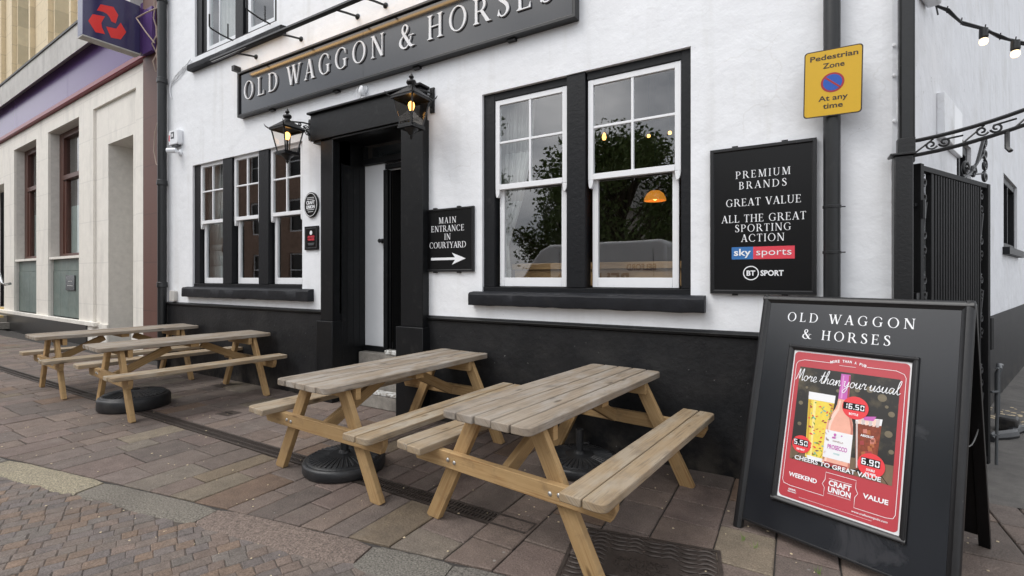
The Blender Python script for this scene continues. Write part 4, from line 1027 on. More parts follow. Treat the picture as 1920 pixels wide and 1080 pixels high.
for zz, w in ((.066, .14), (.088, .14), (-.066, .14), (-.092, .10)): mb.box(px - w / 2, px + w / 2, -.033, -.0302, pz + zz, pz + zz + .006)
mb.build('lettering', M['letter'], t, smooth=False)
t = thing('award_plaque', 'small square framed black plaque with red lines below the oval plaque', 'plaque', (-5.36, 0, 1.88))
x0_, x1_, z0_, z1_ = -5.475, -5.212, 1.872, 2.175
mb = MB(); mb.box(x0_, x1_, -.024, -.001, z0_, z1_); mb.build('plaque_body', M['board_matt'], t, bevel=.003)
mb = MB()
for q in ((x0_ + .024, x1_ - .024, z0_ + .022, z0_ + .030), (x0_ + .024, x1_ - .024, z1_ - .030, z1_ - .022), (x0_ + .024, x0_ + .032, z0_ + .030, z1_ - .030), (x1_ - .032, x1_ - .024, z0_ + .030, z1_ - .030)): mb.box(q[0], q[1], -.0262, -.0242, q[2], q[3], 1)
cx = (x0_ + x1_) / 2
mb.prism(ell(.024, .028, 20), (cx, -.0262, z1_ - .085), UX, UZ, (0, .002, 0), 0)
for k, zz in enumerate((.155, .120)):
    tv, tf = sans('AWARD' if k == 0 else 'WINNER', .026, .03, width=.135); mb.text(tv, tf, (cx, -.0245, z0_ + zz), UX, UZ, .0015, 2)
mb.prism([(-.07, .028), (.07, .028), (.05, -.004), (-.05, -.004)], (cx, -.0262, z0_ + .062), UX, UZ, (0, .002, 0), 1)
mb.build('emblem', [M['letter'], M['grey_plastic'], M['skyred']], t, smooth=False)
# yellow road sign on the downpipe
t = thing('parking_sign', 'yellow pedestrian zone sign with no-waiting roundel fixed to the black downpipe', 'sign', (.21, -.13, 2.6))
x0_, x1_, z0_, z1_ = .045, .373, 2.603, 3.052; yS = -.142; cx = (x0_ + x1_) / 2
sgn = lambda m: m
TL = Matrix.Translation((cx, 0, 2.83)) @ Matrix.Rotation(R(1.0), 4, 'Y') @ Matrix.Translation((-cx, 0, -2.83))
INV[t.name] = INV[t.name] @ TL
mb = MB(); W, H_ = (x1_ - x0_) / 2, (z1_ - z0_) / 2; cz = (z0_ + z1_) / 2
mb.prism(rrect(-W, -H_, W, H_, .022), (cx, yS, cz), UX, UZ, (0, .003, 0), 0); mb.build('plate', M['ink'], t, smooth=False)
mb = MB(); mb.prism(rrect(-W + .007, -H_ + .007, W - .007, H_ - .007, .018), (cx, yS - .0008, cz), UX, UZ, (0, .0006, 0)); mb.build('face', M['yellow'], t, smooth=False)
mb = MB()
for s_, zz, h, w in (('Pedestrian', .157, .034, .268), ('Zone', .098, .034, .122), ('At any', -.120, .034, .165), ('time', -.172, .034, .112)):
    tv, tf = sans(s_, h, .020, width=w); mb.text(tv, tf, (cx + (.004 if h else 0), yS - .001, cz + zz), UX, UZ, .0006)
mb.build('lettering', M['ink'], t, smooth=False)
mb = MB(); mb.prism(disc2(.066, 36), (cx, yS - .0016, cz - .002), UX, UZ, (0, .0006, 0), 1); mb.prism(disc2(.054, 36), (cx, yS - .0024, cz - .002), UX, UZ, (0, .0006, 0), 0)
ca, sa = math.cos(R(-42)), math.sin(R(-42)); bar = [(-.056, -.0055), (.056, -.0055), (.056, .0055), (-.056, .0055)]
mb.prism([(x * ca - y * sa, x * sa + y * ca) for x, y in bar], (cx, yS - .0032, cz - .002), UX, UZ, (0, .0006, 0), 1)
mb.build('roundel', [M['sblue'], M['sred']], t, smooth=False)
mb = MB()
for zz in (2.72, 2.95): mb.lathe([(.054, -.012), (.056, 0), (.054, .012)], (.21, -.078, zz), 18); mb.box(.19, .23, yS + .004, -.11, zz - .012, zz + .012)
mb.build('clamp', M['pipe'], t)

# ================================================================== LANTERNS
def lantern(x, label):
    t = thing('wall_lantern', label, 'lantern', (x, 0, 3.28), 0, 'iron lanterns beside the pub doorway', world=False)
    y = -.335
    mb = MB()                                                        # wall plate, arm, scroll
    mb.box(-.028, .028, -.018, -.001, .0, .27); mb.box(-.02, .02, -.028, -.018, .02, .25)
    mb.tube([(0, -.02, .205), (0, -.12, .20), (0, -.24, .175), (0, y, .155)], .010, 8)
    mb.tube([(0, -.02, .06)] + [(0, -.02 - .012 * k, .06 + .018 * k * (1 - .04 * k)) for k in range(1, 9)], .0085, 6)
    for c_, r_, a_ in (((-.075, .135), .040, 30), ((-.165, .165), .026, 200), ((-.06, .075), .028, -60)):
        mb.tube([(0, p[0], p[1]) for p in scroll(c_, r_, a_, 1.4)], .007, 6)
    mb.build('bracket', M['iron'], t, bevel=.002)
    et, eb, z0, z1 = .128, .078, -.235, .045                             # eaves half size, base half size
    P = lambda sx, sy, z: (sx * (eb + (et - eb) * (z - z0) / (z1 - z0)), y + sy * (eb + (et - eb) * (z - z0) / (z1 - z0)), z)
    mb = MB()
    for sx in (-1, 1):
        for sy in (-1, 1): mb.tube([P(sx, sy, z0), P(sx, sy, z1)], .0085, 6)
    for z, w in ((z0, eb + .012), (z1, et + .012)):
        for a in (-1, 1):
            mb.box(-w, w, y + a * w - .010, y + a * w + .010, z - .010, z + .012); mb.box(a * w - .010, a * w + .010, y - w + .010, y + w - .010, z - .010, z + .012)
    mb.box(-eb - .02, eb + .02, y - eb - .02, y + eb + .02, z0 - .024, z0 - .0105)
    mb.lathe([(.075, 0), (.062, -.02), (.040, -.032), (.030, -.052), (.016, -.066), (.020, -.078), (.012, -.092), (.0, -.110)], (0, y, z0 - .024), 12)
    mb.build('lamp_frame', M['iron'], t)
    mb = MB()                                                        # roof, spikes, vent and finial
    a, b_ = et + .028, .050; zr0, zr1 = z1 + .0125, .150
    bq = [(-a, y - a, zr0), (a, y - a, zr0), (a, y + a, zr0), (-a, y + a, zr0)]; tq = [(-b_, y - b_, zr1), (b_, y - b_, zr1), (b_, y + b_, zr1), (-b_, y + b_, zr1)]
    mb.mesh(bq + tq, [(0, 1, 5, 4), (1, 2, 6, 5), (2, 3, 7, 6), (3, 0, 4, 7), (4, 5, 6, 7), (3, 2, 1, 0)])
    for sx in (-1, 1):
        for sy in (-1, 1): mb.tube([(sx * a * .95, y + sy * a * .95, zr0 - .004), (sx * (a + .018), y + sy * (a + .018), zr0 + .02), (sx * (a + .03), y + sy * (a + .03), zr0 + .048)], [.009, .007, .002], 6)
    mb.lathe([(.046, .0), (.046, .016), (.034, .022), (.03, .036), (.047, .05), (.052, .066), (.044, .084), (.02, .094), (.014, .104), (.024, .114), (.026, .124), (.016, .140), (.006, .158), (.0, .176)], (0, y, .148), 18)
    mb.build('lamp_roof', M['iron'], t)
    mb = MB(); i_ = .004
    Q = lambda sx, sy, z, off: (sx * (eb + (et - eb) * (z - z0) / (z1 - z0) - off), y + sy * (eb + (et - eb) * (z - z0) / (z1 - z0) - off), z)
    for (s1, s2) in (((-1, -1), (1, -1)), ((1, -1), (1, 1)), ((1, 1), (-1, 1)), ((-1, 1), (-1, -1))):
        mb.poly([Q(*s1, z0 + .01, .002), Q(*s2, z0 + .01, .002), Q(*s2, z1 - .008, .002), Q(*s1, z1 - .008, .002)])
    mb.build('lamp_glass', M['lantern_glass'], t, smooth=False)
    mb = MB(); mb.lathe([(.013, -.19), (.013, -.10), (.016, -.09), (.016, -.075)], (0, y, 0), 10, 0); h = mb.build('bulb_holder', M['iron'], t)
    mb = MB(); mb.lathe([(.014, -.075), (.026, -.05), (.034, -.02), (.028, .008), (.012, .022), (0, .025)], (0, y, 0), 14); mb.build('bulb', M['bulb'], t)
    return t
lantern(-5.375, 'lit black iron lantern left of the doorway, at the lintel end')
lantern(-3.355, 'lit black iron lantern right of the doorway, over the entrance sign')

# ================================================================== PIPES AND FITTINGS
def downpipe(name, label, x, y, r, z0, z1, collars, clips=()):
    t = thing(name, label, 'downpipe', (x, y, z0))
    mb = MB(); mb.tube([(x, y, z0), (x, y, z1)], r, 20); mb.build('pipe', M['pipe'], t)
    for z in collars:
        mb = MB(); mb.lathe([(r + .004, 0), (r + .012, .006), (r + .012, .04), (r + .009, .05), (r + .009, .085), (r + .003, .092)], (x, y, z), 20); mb.build('collar', M['pipe'], t)
    for z in clips:
        mb = MB(); mb.tube([(x + r - .005, y + .02, z), (x + r + .028, y + .035, z + .001)], .004, 6); mb.lathe([(r + .002, -.010), (r + .0045, -.008), (r + .0045, .008), (r + .002, .01)], (x, y, z), 20); mb.build('clip', M['pipe'], t)
    return t
downpipe('downpipe', 'thick black downpipe where the pub meets the bank', -9.10, -.085, .066, 0, 7.4, (1.35, 3.05, 4.75, 6.1))
downpipe('downpipe', 'slim black downpipe behind the yellow parking sign', .209, -.078, .050, 0, 7.4, (), (1.69, 2.0))
t = thing('downpipe', 'square black downpipe on the pub corner above the gate post', 'downpipe', (.62, -.05, 2.3))
mb = MB(); mb.box(.570, .650, -.085, -.008, 2.25, 7.4); mb.build('pipe', M['pipe'], t, bevel=.012)
mb = MB(); mb.tube([(.578, -.012, 2.32 + k * .1) if k % 3 else (.574 + random.uniform(-.006, .004), -.014, 2.32 + k * .1) for k in range(50)], .006, 6)
for z in (2.55, 3.05, 3.4, 2.85): mb.lathe([(.013, 0), (.010, .008), (0, .010)], (.556, 0.004, z), 8, axis='-y')
tag(mb.build('wall_cable', M['white_wall']), 'painted-over white cable running beside the square corner downpipe', 'cable')
# alarm, camera, junction box, light over the door
t = thing('alarm_box', 'white alarm bell box with dark square badge high by the left downpipe', 'alarm box', (-8.8, 0, 3.7))
mb = MB(); mb.prism(rrect(-.15, -.115, .15, .125, .03), (-8.74, -.085, 3.80), UX, UZ, (0, .084, 0)); mb.build('cover', M['upvc'], t, bevel=.012)
mb = MB(); mb.prism(rrect(-.05, -.05, .05, .06, .006), (-8.755, -.088, 3.83), UX, UZ, (0, .002, 0), 0); mb.prism([(-.02, -.02), (.02, -.02), (.02, .03), (-.02, .03)], (-8.755, -.090, 3.83), UX, UZ, (0, .0015, 0), 1); mb.prism([(-.012, -.05), (.012, -.05), (.012, .05), (-.012, .05)], (-8.855, -.088, 3.80), UX, UZ, (0, .002, 0), 2); mb.build('badge', [M['board'], M['letter'], M['skyred']], t, smooth=False)
mb = MB(); mb.prism(rrect(-.09, -.018, .09, .018, .012), (-8.74, -.065, 3.672), UX, UZ, (0, .05, 0)); mb.build('strobe', M['grey_plastic'], t)
t = thing('security_camera', 'small white bullet camera under the alarm box', 'camera', (-8.66, 0, 3.56))
mb = MB(); mb.lathe([(.055, 0), (.055, .02), (.03, .03), (0, .03)], (-8.66, 0, 3.56), 16, axis='-y'); mb.tube([(-8.66, -.03, 3.56), (-8.67, -.07, 3.565)], .018, 10); mb.build('mount', M['upvc'], t)
mb = MB(); mb.tube([(-8.64, -.085, 3.575), (-8.70, -.13, 3.570), (-8.745, -.165, 3.567)], [.040, .042, .042], 16); mb.build('camera_body', M['upvc'], t)
mb = MB(); mb.tube([(-8.744, -.164, 3.567), (-8.750, -.169, 3.5665)], .033, 16); mb.build('lens', M['board_matt'], t)
t = thing('junction_box', 'small pale grey box on the wall above the black plinth by the pipe', 'junction box', (-8.88, 0, 1.12))
mb = MB(); mb.prism(rrect(-.085, -.075, .085, .10, .02), (-8.85, -.055, 1.20), UX, UZ, (0, .054, 0)); mb.build('cover', M['cornice'], t, bevel=.008)
t = thing('security_light', 'small white bulkhead lamp in wire cage over the doorway', 'lamp', (-4.38, 0, 3.78))
mb = MB(); mb.lathe([(.05, 0), (.05, .02), (.03, .03), (.03, .07), (0, .075)], (-4.38, 0, 3.735), 16, axis='-y'); mb.lathe([(.02, 0), (.035, -.03), (.038, -.07), (.02, -.10), (0, -.104)], (-4.38, -.06, 3.745), 14); mb.build('lamp_body', M['upvc'], t)
mb = MB()
for a in range(6):
    aa = a * math.pi / 3; mb.tube([(-4.38 + .045 * math.cos(aa), -.06 + .045 * math.sin(aa), 3.735), (-4.38 + .062 * math.cos(aa), -.06 + .062 * math.sin(aa), 3.675), (-4.38 + .05 * math.cos(aa), -.06 + .05 * math.sin(aa), 3.615), (-4.38, -.06, 3.605)], .0025, 5)
mb.build('wire_cage', M['sash'], t)
for x, lab in ((-7.10, 'left bent iron hook for a hanging basket on the upstairs sill'), (-6.20, 'right bent iron hook for a hanging basket on the upstairs sill')):
    for dx, nm in ((0, ''), ):
        mb = MB(); mb.tube([(x, -.03, 4.99), (x, -.20, 5.0), (x, -.34, 5.03), (x, -.36, 5.05), (x, -.36, 5.22)], .011, 8); mb.tube([(x + .0, -.105, 4.98), (x + .0, -.105, 5.20)], .010, 8)
        tag(mb.build('basket_hook', M['iron'], None), lab, 'hook', 'hooks on the upstairs sill')
# floodlight and white duct on the side wall
P = lambda s, dd, z: Vector(side(s, dd, z))
t = thing('floodlight', 'white floodlight cut off by the top of the view beside the corner pipe', 'floodlight', tuple(P(.45, -.05, 3.5)))
mb = MB(); mb.obox(P(.36, .0, 3.50), SD * .25, SN * .10, Vector((0, 0, .30))); mb.build('lamp_body', M['upvc'], t, bevel=.03)
t = thing('wall_duct', 'white painted box duct on the passage wall above the gate arch', 'duct', tuple(P(1.4, 0, 2.7)))
mb = MB(); mb.obox(P(.98, 0, 2.62), SD * .42, SN * .05, Vector((0, 0, .36))); mb.build('cover', M['white_wall'], t, bevel=.006)
mb = MB(); mb.obox(P(1.405, 0, 2.60), SD * .46, SN * .035, Vector((0, 0, .40))); mb.build('vent_panel', M['sash'], t, bevel=.006)
# painted-over telephone wires at the left corner, wires on the red granite
mb = MB()
for k in range(3):
    p = [(-8.98 + .03 * k, -.012, 4.72 + .03 * k)]
    for i in range(12): p.append((p[-1][0] + .05, -.012 - random.uniform(0, .012), p[-1][2] + .022 + random.uniform(-.018, .018)))
    mb.tube(p, .008, 5)
mb.tube([(-8.97, -.02, 4.75), (-8.99, -.02, 4.62), (-8.94, -.02, 4.50)], .008, 5)
tag(mb.build('wall_cable', M['white_wall']), 'white cables looped along the wall under the upstairs sill corner', 'cable')
mb = MB()
for k in range(6):
    x, y, z = -9.78 + random.uniform(-.10, .18), .2, 7.0; p = [(x, y, z)]
    while z > 5.0 + k * .1:
        z -= .16; x += random.uniform(-.05, .05); y = .17 + random.uniform(-.05, .02); p.append((x, y, z))
    mb.tube(p, .011, 5)
mb.tube([(-9.8, .16, 4.35), (-9.92, .15, 4.1), (-9.95, .15, 3.8), (-9.86, .15, 3.55), (-9.7, .17, 3.45)], .009, 5)
mb.tube([(-10.25, .0, 6.2), (-10.0, .05, 6.25), (-9.75, .12, 6.3)], .012, 5); mb.tube([(-10.25, .0, 6.2), (-10.0, .05, 5.9), (-9.85, .12, 5.7)], .012, 5)
tag(mb.build('wall_cable', M['beige']), 'tangled beige cables hanging down the red stone strip beside the bank sign', 'cable')

# ================================================================== GATE, ARCH, PASSAGE
t = thing('gate_post', 'black steel gate post at the corner of the pub', 'gate post', (.58, -.06, 0))
mb = MB(); mb.box(.535, .632, -.135, -.04, 0, 2.29); mb.build('post', M['iron'], t, bevel=.006)
mb = MB(); mb.box(.515, .645, -.15, -.03, 2.291, 2.306); mb.build('cap', M['iron'], t, bevel=.003)
t = thing('arch', 'black wrought iron overthrow with scrolls curving across the passage', 'arch', (.62, -.03, 2.3))
ay = -.06
up = lambda x: 2.385 + .072 * (x - .6) + .27 * (x - .6) ** 2 - .038 * (x - .6) ** 3; lo = lambda x: up(x) - .092 + .006 * (x - .6)
xs = [.60 + .08 * k for k in range(31)]
mb = MB(); mb.tube([(x, ay, up(x)) for x in xs], .012, 6); mb.tube([(x, ay, lo(x)) for x in xs], .012, 6); mb.build('rail', M['iron'], t)
mb = MB(); mb.box(.56, .65, ay - .03, ay + .03, 2.28, 2.41); mb.build('wall_plate', M['iron'], t, bevel=.004)
mb = MB()
for k in range(8):
    xc = .76 + .235 * k; zc = (up(xc) + lo(xc)) / 2
    mb.tube([(p[0], ay, p[1]) for p in scroll((xc - .030, zc - .004), .030, -20, -1.25)], .006, 6); mb.tube([(p[0], ay, p[1]) for p in scroll((xc + .034, zc + .006), .030, 200, 1.25)], .006, 6)
    mb.tube([(xc - .115, ay, lo(xc - .115) + .01), (xc - .02, ay, up(xc - .02) - .012)], .0055, 6)
    mb.tube([(xc + .02, ay, up(xc + .02) - .03), (xc + .12, ay, up(xc + .12) - .035)], .0055, 6)
mb.build('scrollwork', M['iron'], t)
mb = MB(); mb.tube([(1.075, ay, lo(1.075)), (1.075, ay, lo(1.075) - .10), (1.085, ay - .02, lo(1.075) - .125)], .012, 6); mb.build('lamp_hook', M['iron'], t)
# open gate leaf with ribbed infill
GD = Vector((.477, .879, 0)); GN = Vector((.879, -.477, 0)); G0 = Vector((.672, .03, 0)); GQ = lambda s, n, z: G0 + GD * s + GN * n + Vector((0, 0, z))
t = thing('iron_gate', 'open black iron gate with ribbed sheet panel and scrolled edges', 'gate', tuple(GQ(.1, 0, 0)))
gb = lambda mb, s0, s1, n0, n1, z0, z1: mb.obox(GQ(s0, n0, z0), GD * (s1 - s0), GN * (n1 - n0), Vector((0, 0, z1 - z0)))
mb = MB(); gb(mb, 0, .05, -.025, .025, .06, 2.26); gb(mb, 1.25, 1.30, -.025, .025, .06, 2.25); gb(mb, .05, 1.25, -.02, .02, 2.215, 2.252); gb(mb, .05, 1.25, -.02, .02, .08, .12); gb(mb, .19, .21, -.015, .018, .12, 2.215); gb(mb, 1.095, 1.115, -.015, .018, .12, 2.215); gb(mb, 1.302, 1.36, -.02, .03, .95, 1.2)
mb.build('gate_frame', M['gate'], t, bevel=.003)
mb = MB(); nr = 19; w_ = (1.095 - .21) / nr
for k in range(nr):
    s = .21 + w_ * k; gb(mb, s + .002, s + w_ * .62, -.004, .016, .121, 2.214)
gb(mb, .21, 1.095, -.012, -.0045, .121, 2.214); mb.build('ribbed_panel', M['gate'], t, bevel=.004)
mb = MB()
for s_ in (.12, 1.182):
    for z in (.35, .75, 1.15, 1.45, 1.75, 2.10):
        for a_, d_ in ((90, 1.2), (-90, -1.2)):
            mb.tube([tuple(GQ(s_ + p[0], 0, z + p[1])) for p in scroll((0, .055 if a_ > 0 else -.055), .040, a_, d_)], .0085, 6)
    for z in (.5, 1.3, 1.9): mb.tube([tuple(GQ(s_ - .03, 0, z - .12)), tuple(GQ(s_ + .035, 0, z + .12))], .008, 6)
for z, s_ in ((2.31, 1.265), (2.40, 1.262), (2.49, 1.26), (2.58, 1.255)): mb.tube([tuple(GQ(s_ + p[0], 0, z + p[1])) for p in scroll((0, 0), .042, 90, 1.5 if int(z * 100) % 2 else -1.5)], .011, 6)
mb.tube([tuple(GQ(.80, 0, 2.25)), tuple(GQ(.95, 0, 2.30)), tuple(GQ(1.1, 0, 2.40)), tuple(GQ(1.25, 0, 2.62))], .011, 6); mb.tube([tuple(GQ(.98, 0, 2.32)), tuple(GQ(1.25, 0, 2.50))], .010, 6); mb.tube([tuple(GQ(.8, 0, 2.27)), tuple(GQ(1.28, 0, 2.34))], .007, 6)
for c_, r_ in (((.86, 2.325), .06), ((1.02, 2.32), .05)): mb.tube([tuple(GQ(p[0], 0, p[1])) for p in scroll(c_, r_, 0, 1.4)], .011, 6)
mb.build('scrollwork', M['iron'], t)
mb = MB(); gb(mb, -.045, .02, -.01, .01, 1.98, 2.0); gb(mb, -.045, .02, -.01, .01, .5, .52); mb.tube([tuple(GQ(.012, .03, 1.9)), tuple(GQ(.012, .03, 2.02))], .016, 8); gb(mb, -.05, .01, -.02, .02, 1.3, 1.42); mb.build('hinge', M['iron'], t)
mb = MB(); mb.tube([tuple(GQ(1.33, .05, .05)), tuple(GQ(1.37, .05, .80))], .010, 8)
mb.tube([tuple(GQ(1.37, .05, .80)), tuple(GQ(1.33, .05, .81))], .010, 6)
for z in (.28, .62): mb.tube([tuple(GQ(1.30, .03, z)), tuple(GQ(1.36, .055, z))], .010, 6)
mb.build('drop_bolt', M['grey_plastic'], t)
t = thing('waste_pipe', 'short grey waste pipe rising by the passage wall behind the gate', 'pipe', tuple(P(3.6, 0, 0)))
mb = MB(); a = P(3.55, -.10, 0); mb.tube([tuple(a), tuple(a + Vector((0, 0, .45))), tuple(a + Vector((.02, -.0, .50))), tuple(a + SD * .10 + Vector((0, 0, .53))), tuple(a + SD * .32 + Vector((0, 0, .50)))], .024, 12); mb.build('pipe', M['grey_plastic'], t)
mb = MB(); mb.obox(P(2.7, -.16, 0), SD * .18, SN * .16, Vector((0, 0, .14))); mb.build('gully', M['plinth'], t, bevel=.02)
mb = MB(); pts = [P(2.2 + .12 * k, -.18 - .03 * k + .03 * math.sin(k * 1.7), .025) for k in range(9)]; mb.tube([tuple(p) for p in pts], [.035, .045, .05, .05, .045, .05, .04, .04, .03], 8)
tag(mb.build('rubber_hose', M['rubber']), 'black rubber ramp lying on the passage ground near the gate', 'hose')
# festoon lights
t = thing('string_light', 'festoon cable with two glowing bulbs hanging across the passage', 'string light', (.92, .8, 3.6))
pts = [(.918, .8, 3.596), (.98, .8, 3.54), (1.06, .8, 3.43), (1.19, .8, 3.345), (1.27, .8, 3.262), (1.35, .8, 3.215), (1.44, .8, 3.165), (1.7, .82, 3.12), (2.1, .85, 3.16), (2.7, .9, 3.35), (3.4, .95, 3.7)]
mb = MB(); mb.tube(pts, .010, 6); mb.tube([(p[0] + .01, p[1] - .006, p[2] - .012 + .016 * math.sin(i * 2)) for i, p in enumerate(pts)], .007, 6)
for i in range(1, 6): mb.tube([(pts[i][0], .8, pts[i][2] - .02), (pts[i][0] + .006, .8, pts[i][2] + .03)], .004, 5)
mb.tube([(.918, .8, 3.596), (.93, .8, 3.52)], .006, 5); mb.build('cable', M['iron'], t)
for (x, z, yy) in ((1.185, 3.335, .8), (1.352, 3.205, .8), (1.9, 3.13, .83), (2.4, 3.24, .88)):
    mb = MB(); mb.lathe([(.026, .01), (.028, -.05), (.020, -.06)], (x, yy, z), 12); h = mb.build('lamp_socket', M['iron'], t)
    mb = MB(); mb.lathe([(.016, -.058), (.025, -.072), (.027, -.087), (.019, -.104), (.0, -.111)], (x, yy, z), 14); mb.build('bulb', M['festoon'], t)

# ================================================================== PICNIC TABLES
def rounded_plank(mb, xa, xb, ya, yb, z0, z1, rl=0.0, rr=0.0):
    pts = []
    def corner(cx, cy, r, a0):
        if r <= 0: pts.append((cx, cy)); return
        sx = 1 if a0 in (0, 270) else -1; sy = 1 if a0 in (0, 90) else -1
        ox, oy = cx - sx * r, cy - sy * r
        for k in range(5): a = R(a0 + 90 * k / 4); pts.append((ox + r * math.cos(a), oy + r * math.sin(a)))
    corner(xb, yb, rr, 0); corner(xa, yb, rl, 90); corner(xa, ya, rl, 180); corner(xb, ya, rr, 270)
    mb.prism(pts, (0, 0, z0), (1, 0, 0), (0, 1, 0), (0, 0, z1 - z0), 0, None, 'y')
def picnic_table(label, loc, rz, seed, group='wooden picnic tables outside the pub'):
    random.seed(seed)
    t = thing('picnic_table', label, 'picnic table', loc, rz, group, world=False)
    Lh = .915; pw, gp = .1155, .0085; n = 5; tw = n * pw + (n - 1) * gp
    mb = MB()
    for i in range(n):
        x = -tw / 2 + i * (pw + gp); e = [random.uniform(-.006, .006) for _ in range(3)]
        rounded_plank(mb, x, x + pw, -Lh + e[0], Lh + e[1], .727 + e[2] * .25, .772 + e[2] * .4, .042 if i == 0 else 0, .042 if i == n - 1 else 0)
    mb.build('tabletop', M['wood_top'], t, bevel=.006)
    for sgn_ in (-1, 1):
        mb = MB()
        for i in range(2):
            xa = .475 + i * (pw + gp); xb = xa + pw; e = [random.uniform(-.006, .006) for _ in range(3)]
            r0, r1 = (0, .04) if i == 1 else (0, 0)
            if sgn_ > 0: rounded_plank(mb, xa, xb, -Lh + e[0], Lh + e[1], .466 + e[2] * .2, .510 + e[2] * .3, r0, r1)
            else: rounded_plank(mb, -xb, -xa, -Lh + e[0], Lh + e[1], .466 + e[2] * .2, .510 + e[2] * .3, r1, r0)
        mb.build('seat', M['wood_seat'], t, bevel=.006)
    ly = .705
    for sy in (-1, 1):
        for sx in (-1, 1):
            top, bot, hw = .205, .575, .052
            y0 = sy * ly - .022
            P4 = [(sx * (top - hw), .725), (sx * (top + hw), .725), (sx * (bot + hw), .012), (sx * (bot + hw - .02), 0), (sx * (bot - hw), 0)]
            mb = MB(); o = Vector((0, y0, 0)); A = Vector((sx * top, y0, .725)); B = Vector((sx * bot, y0, 0)); d = (B - A).normalized()
            ou, ov = random.uniform(0, 40), random.uniform(0, 40)
            b0 = len(mb.v); pts = [Vector((p[0], y0, p[1])) for p in P4]; n_ = len(pts)
            V = pts + [p + Vector((0, .044, 0)) for p in pts]
            side_ = Vector((d.z, 0, -d.x))
            F = [tuple(range(n_)), tuple(range(2 * n_ - 1, n_ - 1, -1))] + [(i, n_ + i, n_ + (i + 1) % n_, (i + 1) % n_) for i in range(n_)]
            uvs = [[(ou + (V[i] - A).dot(d), ov + (V[i] - A).dot(side_) + 0.7 * (V[i] - A).y) for i in f] for f in F]
            mb.mesh(V, F, 0, uvs); mb.build('leg', M['wood'], t, bevel=.004)
        # seat bearer outside the legs
        yb = sy * (ly + .022) if sy > 0 else sy * (ly + .022) - .044
        pr = [(-.70, .465), (.70, .465), (.70, .424), (.672, .367), (-.672, .367), (-.70, .424)]
        mb = MB(); mb.prism(pr, (0, yb + .0005, 0), (1, 0, 0), (0, 0, 1), (0, .043, 0), 0, None, 'x'); cb = mb.build('crossbeam', M['wood'], t, bevel=.004)
        mb = MB(); yo = yb + (.0435 if sy > 0 else .0)
        for bx in (-.392, -.338, .338, .392):
            mb.lathe([(.013, -.001), (.012, .004), (.007, .008), (0, .0095)] if sy < 0 else [(.013, .001), (.012, -.004), (.007, -.008), (0, -.0095)], (bx, yo, .416 + (.004 if abs(bx) > .35 else -.002)), 12, axis='-y')
        mb.build('bolt', M['zinc'], cb)
        yi = sy * (ly - .046)
        mb = MB(); mb.box(-.29, .29, min(yi, yi - sy * .044), max(yi, yi - sy * .044), .641, .7265, grain='x'); mb.build('batten', M['wood'], t, bevel=.004)
        mb = MB(); mb.bar((0, sy * .17, .679), (0, sy * (ly - .012), .42), .044, .085, (1, 0, 0)); mb.build('brace', M['wood'], t, bevel=.004)
    mb = MB(); mb.box(-.27, .27, -.045, .045, .683, .7265, grain='x'); mb.build('batten', M['wood'], t, bevel=.004)
    return t
picnic_table('wooden picnic table nearest the leaning board, with the widest view of its grey planks', (-1.330, -.985, 0), R(-6.6), 3)
picnic_table('wooden picnic table in front of the doorway steps, second from the leaning board', (-2.955, -.945, 0), R(-3.2), 5)
picnic_table('wooden picnic table under the three-bay window, third from the leaning board', (-6.495, -.945, 0), R(-5.4), 8)
picnic_table('wooden picnic table by the bank corner, farthest from the leaning board', (-8.36, -.945, 0), R(-5.2), 13)
random.seed(77)

# ================================================================== PARASOL BASES
def parasol_base(label, x, y, r, h, post):
    t = thing('parasol_base', label, 'parasol base', (x, y, 0), random.uniform(0, 1), 'black parasol bases under the tables', world=False)
    mb = MB(); mb.lathe([(r * .90, 0), (r * .97, .006), (r, .02), (r * 1.0, h * .62), (r * .975, h * .74), (r * .93, h * .80), (r * .905, h * .80), (r * .88, h * .86), (r * .6, h * .98), (r * .34, h * 1.06), (r * .16, h * 1.1), (.05, h * 1.12), (0, h * 1.12)], (0, 0, 0), 48)
    for k in range(40):
        a = 2 * math.pi * k / 40; c_, s_ = math.cos(a), math.sin(a)
        mb.tube([(c_ * r * .36, s_ * r * .36, h * 1.05), (c_ * r * .6, s_ * r * .6, h * .985), (c_ * r * .84, s_ * r * .84, h * .885)], [.003, .006, .0075], 5)
    mb.build('weight', M['rubber'], t)
    if post:
        mb = MB(); mb.lathe([(.048, h * 1.08), (.040, h * 1.25), (.030, h * 1.3), (.030, post), (.026, post), (.026, post - .02), (0, post - .02)], (0, 0, 0), 18); mb.tube([(.03, 0, h * 1.9), (.07, 0, h * 1.9)], .008, 8); mb.tube([(.07, -.02, h * 1.9), (.07, .02, h * 1.9)], .007, 8)
        mb.build('post', M['rubber'], t)
    else:
        mb = MB(); mb.lathe([(.05, h * 1.1), (.05, h * 1.17), (.035, h * 1.17), (.035, h * 1.12), (0, h * 1.12)], (0, 0, 0), 18); mb.build('socket', M['rubber'], t)
    return t
parasol_base('round black plastic parasol base under the table in front of the doorway', -3.10, -1.385, .315, .115, .245)
parasol_base('round black plastic parasol base with short post near the wall under the nearest table', -1.50, -.40, .315, .10, .30)
parasol_base('round black plastic parasol base without post under the three-bay window table', -6.70, -1.40, .35, .185, 0)

